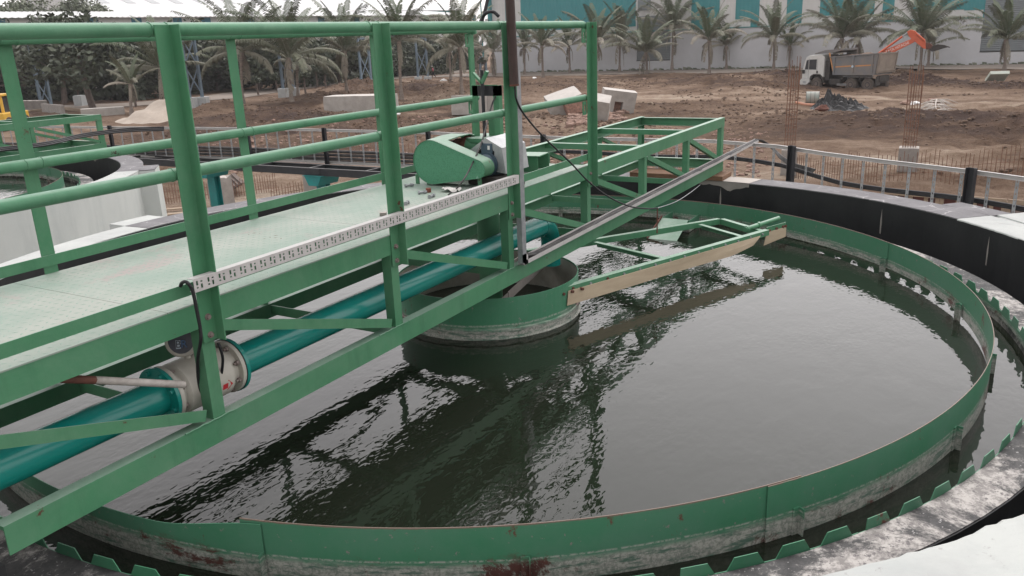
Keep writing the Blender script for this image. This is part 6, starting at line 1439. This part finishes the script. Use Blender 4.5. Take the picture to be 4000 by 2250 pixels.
# ------------------------------------------------------------------ excavator behind the truck
XE = 80.0
def ep(px, py): return at(px, py, x=XE)
def e6(a, b): return ep(3000+a/3.22, 50+b/3.22)
ex = thing('excavator', 'orange excavator behind the truck, its boom raised over the tailgate', 'excavator', tuple(ep(3400, 345)))
bdp = [e6(1330,568), e6(1385,500), e6(1560,430), e6(1810,325), e6(1852,352), e6(1835,372), e6(1620,478), e6(1470,575)]
dep = V((0.55, 0, 0))
mb = MB(); mb.poly(bdp, dep); bm_ = mb.build('boom', M_orange, ex, bevel=0.02)
stk = [e6(1745,240), e6(1795,212), e6(1850,228), e6(1930,310), e6(1982,360), e6(1985,455), e6(1955,450), e6(1860,372), e6(1812,338), e6(1775,300)]
mb = MB(); mb.poly([p-V((0.06,0,0)) for p in stk], V((0.40, 0, 0))); sk_ = mb.build('stick', M_orange, ex, bevel=0.02)
mb = MB(); o1 = V((0.2,0,0)); mb.tube([e6(1400,505)-V((0.1,0,0)), e6(1690,298)-V((0.1,0,0))], 0.10, 10); mb.build('boom_cylinder', M_orange, ex)
mb = MB(); mb.tube([e6(1690,298)-V((0.1,0,0)), e6(1755,248)-V((0.1,0,0))], 0.06, 8); mb.build('cylinder_rod', M_galv, ex)
mb = MB(); mb.tube([e6(1870,262)-V((0.12,0,0)), e6(1975,350)-V((0.12,0,0))], 0.09, 10); mb.build('bucket_cylinder', M_orange, ex)
mb = MB(); mb.poly([e6(1962,370), e6(2040,385), e6(2068,410), e6(2050,450), e6(1990,458)], V((0.5,0,0))); mb.build('bucket_link', M_rust, ex)
bk = [e6(2020,455), e6(2060,420), e6(2130,395), e6(2220,405), e6(2270,432), e6(2200,450), e6(2140,470), e6(2060,490)]
mb = MB(); mb.poly(bk, V((1.1,0,0))); bkt = mb.build('bucket', M_dark, ex, bevel=0.03)
for k in range(5):
    mb = MB(); a = e6(2245,425)+V((0.1+0.22*k,0,0)); b = e6(2285,438)+V((0.1+0.22*k,0,0)); mb.tube([a, b], [0.06, 0.02], 6); mb.build('bucket_tooth', M_dark, bkt)
bd_ = (e6(1690,400)-e6(1545,462)).normalized(); bu = V((0, -bd_.z, bd_.y)); bu = bu if bu.z > 0 else -bu
if bd_.dot(_r) < 0: bd_ = -bd_
text_obj('TATA HITACHI', 'boom_lettering', 0.36, M_lettering, e6(1625,437)-V((0.01,0,0)), bd_, bu, V((-1,0,0)), ex, 0.002, 0.84)
c = ep(3330, 345); zE = gz(XE+1.5, c.y); cy = c.y
def eb(x, y, z, d, name, mat, bev=0.04): 
    mb = MB(); mb.box((XE+x, cy+y, zE+z), d); return mb.build(name, mat, ex, bevel=bev)
for s_ in (-1, 1):
    mb = MB(); pts = [(cy-1.6, zE+0.42), (cy-1.45, zE+0.1), (cy-1.2, zE), (cy+1.2, zE), (cy+1.45, zE+0.1), (cy+1.6, zE+0.42), (cy+1.45, zE+0.72), (cy+1.2, zE+0.82), (cy-1.2, zE+0.82), (cy-1.45, zE+0.72)]
    mb.poly([(XE+0.3+s_*0.95-0.28, y, z) for y, z in pts], (0.56, 0, 0)); mb.build('track', M_dark, ex)
eb(0.3, 0.2, 1.25, (2.3, 3.0, 0.75), 'house', M_orange); eb(-0.35, -0.8, 1.95, (1.0, 1.2, 0.95), 'cab', M_orange); eb(-0.36, -0.8, 2.0, (1.03, 0.9, 0.6), 'cab_window', M_glass, 0); eb(0.3, 1.45, 1.65, (2.3, 0.6, 0.9), 'counterweight', M_orange)
mb = MB(); mb.tube([e6(1350,545)-V((-0.27,0,0)), V((XE+0.3, cy-0.6, zE+1.45))], 0.25, 10); mb.build('boom_foot', M_orange, ex)

# ------------------------------------------------------------------ tarpaulin heap and small debris
p = at(3265, 428, z=G0); z = gz(p.x, p.y); mb = MB(); n, m_ = 64, 22; vs = []
for i in range(n):
    for j in range(m_+1):
        a, q = 2*PI*i/n, j/m_; rr = (1.9+0.35*noise.noise(V((math.cos(a)*1.5, math.sin(a)*1.5, 3))))*q; x, y = math.cos(a)*rr*0.9, math.sin(a)*rr*1.15
        fold = abs(noise.noise(V((x*1.9, y*1.2, 1))))+0.6*abs(noise.noise(V((x*4.3+2, y*3.1, 5))))+0.3*abs(noise.noise(V((x*9, y*7, 9))))
        hgt = (0.10+0.75*math.exp(-((y-0.6)**2*1.6+x*x*0.6))+0.62*math.exp(-((y+0.8)**2*0.8+x*x*0.5)))*(1-q**4)*(0.35+1.35*fold); vs.append((p.x+x, p.y+y, z+hgt-0.05))
mb.add(vs, [(i*(m_+1)+j, ((i+1) % n)*(m_+1)+j, ((i+1) % n)*(m_+1)+j+1, i*(m_+1)+j+1) for i in range(n) for j in range(m_)]); tag(mb.build('tarpaulin_heap', M_tarp, origin=(p.x, p.y, z)), 'crumpled heap of black plastic sheeting on the soil below the truck', 'tarpaulin')
a, b = at(3148, 384, z=G0+0.5), at(3200, 384, z=G0+0.5); b = at(3200, 384, d=math.hypot(a.x-CX, a.y-CY)); dr = thing('steel_drum', 'pale green drum lying on its side behind the black plastic heap', 'drum', tuple(a)); mb = MB(); a.z = b.z = gz(a.x, a.y)+0.42; mb.tube([a, b], 0.46, 24); mb.build('shell', plain('pale_green_drum', (0.25,0.30,0.27), (0.32,0.27,0.23), 1.5, 0.6, 0.05), dr)
for f in (0.02, 0.35, 0.66, 0.98):
    mb = MB(); d_ = (b-a).normalized(); c = a.lerp(b, f); mb.tube([c-d_*0.02, c+d_*0.02], 0.475, 24); mb.build('rib', M_tip, dr)
a, b = at(3110, 402, z=G0+0.15), at(3185, 412, z=G0+0.15); mb = MB(); mb.tube([a, a.lerp(b,0.5)-V((0,0,0.06)), b], 0.13, 10); tag(mb.build('orange_pipe', plain('faded_orange_pipe', (0.36,0.15,0.08),(0.28,0.13,0.08),3,0.6,0.1), origin=tuple(a)), 'faded orange pipe sticking out left of the black plastic heap', 'pipe')
a = at(3212, 425, z=G0+0.25); mb = MB(); mb.ball(a, (0.35,0.45,0.25), 9, 6, False, 0.2); tag(mb.build('orange_lump', M_rust, origin=tuple(a)), 'rust orange scrap at the front of the black plastic heap', 'scrap')
a, b = at(3158, 452, z=G0+0.05), at(3255, 446, z=G0+0.05); mb = MB(); mb.bar(a+V((0,0,0.03)), b+V((0,0,0.05)), 0.25, 0.04); tag(mb.build('plastic_strip', M_tarp, origin=tuple(a)), 'flat strip of black plastic on the soil in front of the heap', 'tarpaulin')
p = at(3892, 322, z=G0); z = gz(p.x, p.y); rot = Matrix.Rotation(R(15), 3, 'Z') @ Matrix.Rotation(R(28), 3, 'Y'); mb = MB(); mb.box((p.x, p.y, z+0.45), (1.6, 1.5, 0.28), rot); tag(mb.build('white_board', plain('pale_green_panel', (0.56,0.60,0.53),(0.48,0.53,0.46),2,0.6,0.05), origin=(p.x,p.y,z), bevel=0.02), 'pale tilted board stuck in the dark trench edge at the far right', 'board')
for px, py, s_, mt, lab in ((3574, 403, 0.30, M_bag, 'small white plastic bag on the soil above the right rebar cage'), (3545, 402, 0.32, M_rubble, 'brown rag lump left of the white bag above the right rebar cage'), (3640, 405, 0.35, M_rubble, 'brown stump end at the root of the fallen palm frond'), (1733, 317, 0.33, M_bag, 'white bag on the soil right of the walking person'), (2088, 320, 0.22, M_bag, 'white scrap on the dark soil right of the brown pole'), (1555, 452, 0.14, M_bag, 'pale stone on the soil just right of the second front post'), (3085, 305, 0.5, M_wood, 'pale brown scrap left of the truck bumper'), (2520, 316, 0.3, M_rubble, 'pale lump at the soil edge below the shutter')):
    p = at(px, py, z=G0); z = gz(p.x, p.y); mb = MB(); mb.ball((p.x, p.y, z+s_*0.4), (s_*1.1, s_*1.4, s_*0.6), 9, 6, False, 0.28, random.Random(px)); tag(mb.build('debris_lump', mt, origin=(p.x, p.y, z)), lab, 'debris')
# fallen frond
p = at(3665, 408, z=G0); q = at(3700, 470, z=G0); mb = MB(); rnd = random.Random(8); P = [p.lerp(q, i/10)+V((0,0,gz(*p.lerp(q, i/10).xy)-G0+0.12+0.25*math.sin(PI*i/10)))+V((0,0.5*math.sin(i/10*2),0)) for i in range(11)]
mb.tube(P, [0.07*(1-0.08*i) for i in range(11)], 6)
for i in range(2, 11):
    for k in range(9):
        s_ = rnd.choice((-1, 1)); d = V((-0.35+rnd.uniform(-.6,.2), s_*rnd.uniform(.3,1.0), rnd.uniform(-.15,.25))).normalized(); l = rnd.uniform(.6,1.3); a = P[i]; b = a+d*l; b.z = gz(b.x, b.y)+rnd.uniform(0.03, 0.2); m_ = a.lerp(b, 0.5)+V((0,0,0.12)); mb.tube([a, m_, b], [0.03, 0.028, 0.012], 4, False)
tag(mb.build('fallen_frond', plain('dead_frond', (0.44,0.40,0.36),(0.34,0.30,0.27),3,0.9,0), origin=tuple(p)), 'dead grey palm frond lying on the soil at the right', 'palm frond')
for i, (px, py, l, lab) in enumerate(((1840, 362, 3.0, 'dry branch lying on the soil left of the handrail lug'), (2745, 312, 2.0, 'dry branch at the foot of the knotted trunk palm'), (2545, 428, 1.2, 'dark stick on the soil above the bare truss end'), (1065, 390, 1.8, 'pale stick on the soil left of the dense dark palm'))):
    p = at(px-15, py, z=G0); q = at(px+15, py+4, z=G0); z0, z1 = gz(p.x,p.y)+0.15, gz(q.x,q.y)+0.1; mb = MB(); mb.tube([V((p.x,p.y,z0)), V(((p.x+q.x)/2,(p.y+q.y)/2,(z0+z1)/2+0.15)), V((q.x,q.y,z1))], [0.06,0.05,0.02], 5); tag(mb.build('dry_branch', M_wood, origin=tuple(p)), lab, 'branch')

# ------------------------------------------------------------------ walking person
pf = at(1693, 305, z=G0); zp = gz(pf.x, pf.y); per = thing('person', 'person in pink shirt, dark trousers and pale cap walking along the road', 'person', (pf.x, pf.y, zp))
fw = -_r.copy(); fw.z = 0; fw.normalize(); lt = V((-fw.y, fw.x, 0)); PB = V((pf.x, pf.y, zp))
def pj_(f, l, z): return PB+fw*f+lt*l+V((0,0,z))
def skin(name, verts, edges, rad, mat, root=0, sub=2):
    me = bpy.data.meshes.new(name); me.from_pydata([tuple(v-PB) for v in verts], edges, []); o = bpy.data.objects.new(name, me); COL.objects.link(o); o.parent = per; o['_w'] = tuple(PB)
    m = o.modifiers.new('skin', 'SKIN'); m.use_smooth_shade = True; ss = o.modifiers.new('sub', 'SUBSURF'); ss.levels = sub; ss.render_levels = sub
    for i, r_ in enumerate(rad): me.skin_vertices[0].data[i].radius = r_ if isinstance(r_, tuple) else (r_, r_)
    me.skin_vertices[0].data[root].use_root = True; me.materials.append(mat); return o
Vb = [pj_(0,0,0.92), pj_(0.01,0,1.12), pj_(0.03,0,1.34), pj_(0.05,0,1.44), pj_(0.07,0,1.50), pj_(0.09,0,1.58), pj_(0.10,0,1.68),
      pj_(0.03,0.19,1.38), pj_(-0.02,0.24,1.12), pj_(0.12,0.22,0.93), pj_(0.16,0.215,0.85), pj_(0.19,0.21,0.78),
      pj_(0.03,-0.19,1.38), pj_(-0.02,-0.24,1.12), pj_(0.10,-0.22,0.92), pj_(0.14,-0.215,0.84), pj_(0.16,-0.21,0.77),
      pj_(0,0.09,0.86), pj_(0.16,0.10,0.48), pj_(0.14,0.10,0.08), pj_(0.27,0.11,0.035),
      pj_(0,-0.09,0.86), pj_(-0.08,-0.10,0.47), pj_(-0.40,-0.10,0.12), pj_(-0.31,-0.10,0.03)]
Eb = [(0,1),(1,2),(2,3),(3,4),(4,5),(5,6),(2,7),(7,8),(8,9),(9,10),(10,11),(2,12),(12,13),(13,14),(14,15),(15,16),(0,17),(17,18),(18,19),(19,20),(0,21),(21,22),(22,23),(23,24)]
Rb = [0.12,0.115,0.135,0.07,0.05,0.085,0.075, 0.062,0.045,0.034,0.032,0.02, 0.062,0.045,0.034,0.032,0.02, 0.085,0.058,0.042,0.035, 0.085,0.058,0.042,0.035]
skin('body', Vb, Eb, Rb, M_skin)
skin('shirt', [pj_(0,0,0.90), pj_(0.01,0,1.12), pj_(0.03,0,1.36), pj_(0.03,0.19,1.38), pj_(-0.02,0.24,1.14), pj_(0.03,-0.19,1.38), pj_(-0.02,-0.24,1.14)], [(0,1),(1,2),(2,3),(3,4),(2,5),(5,6)], [0.155,0.145,0.155,0.085,0.062,0.085,0.062], M_pink)
skin('trousers', [pj_(0,0,0.93), pj_(0,0.09,0.84), pj_(0.16,0.10,0.48), pj_(0.14,0.10,0.10), pj_(0,-0.09,0.84), pj_(-0.08,-0.10,0.47), pj_(-0.39,-0.10,0.14)], [(0,1),(1,2),(2,3),(0,4),(4,5),(5,6)], [0.135,0.105,0.078,0.062,0.105,0.078,0.062], M_trous)
mb = MB(); c = pj_(0.10,0,1.69); mb.ball(c, (0.115,0.115,0.085), 14, 8, True); mb.poly([c+fw*0.08+lt*0.08-V((0,0,0.01)), c+fw*0.20+lt*0.05-V((0,0,0.02)), c+fw*0.20-lt*0.05-V((0,0,0.02)), c+fw*0.08-lt*0.08-V((0,0,0.01))], (0,0,0.012)); mb.build('cap', M_cap, per)

# ------------------------------------------------------------------ thin air haze over the whole site
hm = bpy.data.materials.new('thin_haze'); hm.use_nodes = True; hn = hm.node_tree; hn.nodes.remove(hn.nodes['Principled BSDF'])
pv_ = hn.nodes.new('ShaderNodeVolumePrincipled'); pv_.inputs['Color'].default_value = (0.95, 0.95, 0.96, 1); pv_.inputs['Density'].default_value = 0.0003
hn.links.new(pv_.outputs['Volume'], hn.nodes['Material Output'].inputs['Volume'])
mb = MB(); mb.bx(-560, 900, -640, 900, G0-3.5, 26); o = mb.build('haze', hm); o['kind'] = 'stuff'

# ------------------------------------------------------------------ light
w = bpy.data.worlds.new('World'); S.world = w; w.use_nodes = True; nt = w.node_tree; bg = nt.nodes['Background']
sky = nt.nodes.new('ShaderNodeTexSky'); sky.sky_type = 'NISHITA'; sky.sun_disc = False
SUN_EL, SUN_AZ = 60, 85
sky.sun_elevation = R(SUN_EL); sky.sun_rotation = R(SUN_AZ); sky.air_density = 2.0; sky.dust_density = 2.0; sky.ozone_density = 1.0
hs_ = nt.nodes.new('ShaderNodeHueSaturation'); hs_.inputs['Saturation'].default_value = 0.06
lk(nt, sky.outputs['Color'], hs_.inputs['Color']); tint = nt.nodes.new('ShaderNodeMix'); tint.data_type = 'RGBA'; tint.blend_type = 'MULTIPLY'; tint.inputs[0].default_value = 1; tint.inputs[7].default_value = (1.0, 0.958, 0.965, 1); lk(nt, hs_.outputs['Color'], tint.inputs[6]); lk(nt, tint.outputs[2], bg.inputs['Color']); bg.inputs['Strength'].default_value = 0.15
sl = bpy.data.lights.new('sun', 'SUN'); so = bpy.data.objects.new('sun', sl); COL.objects.link(so); sl.energy = 0.5; sl.angle = R(25); sl.color = (1, 0.97, 0.93)
sd = V((math.sin(R(SUN_AZ))*math.cos(R(SUN_EL)), math.cos(R(SUN_AZ))*math.cos(R(SUN_EL)), math.sin(R(SUN_EL))))
so.rotation_euler = sd.to_track_quat('Z', 'Y').to_euler()
S.view_settings.view_transform = 'Standard'; S.view_settings.look = 'None'; S.view_settings.exposure = 1.04; S.view_settings.gamma = 1
S.cycles.max_bounces = 6
for o in bpy.data.objects:
    if '_w' in o.keys(): del o['_w']
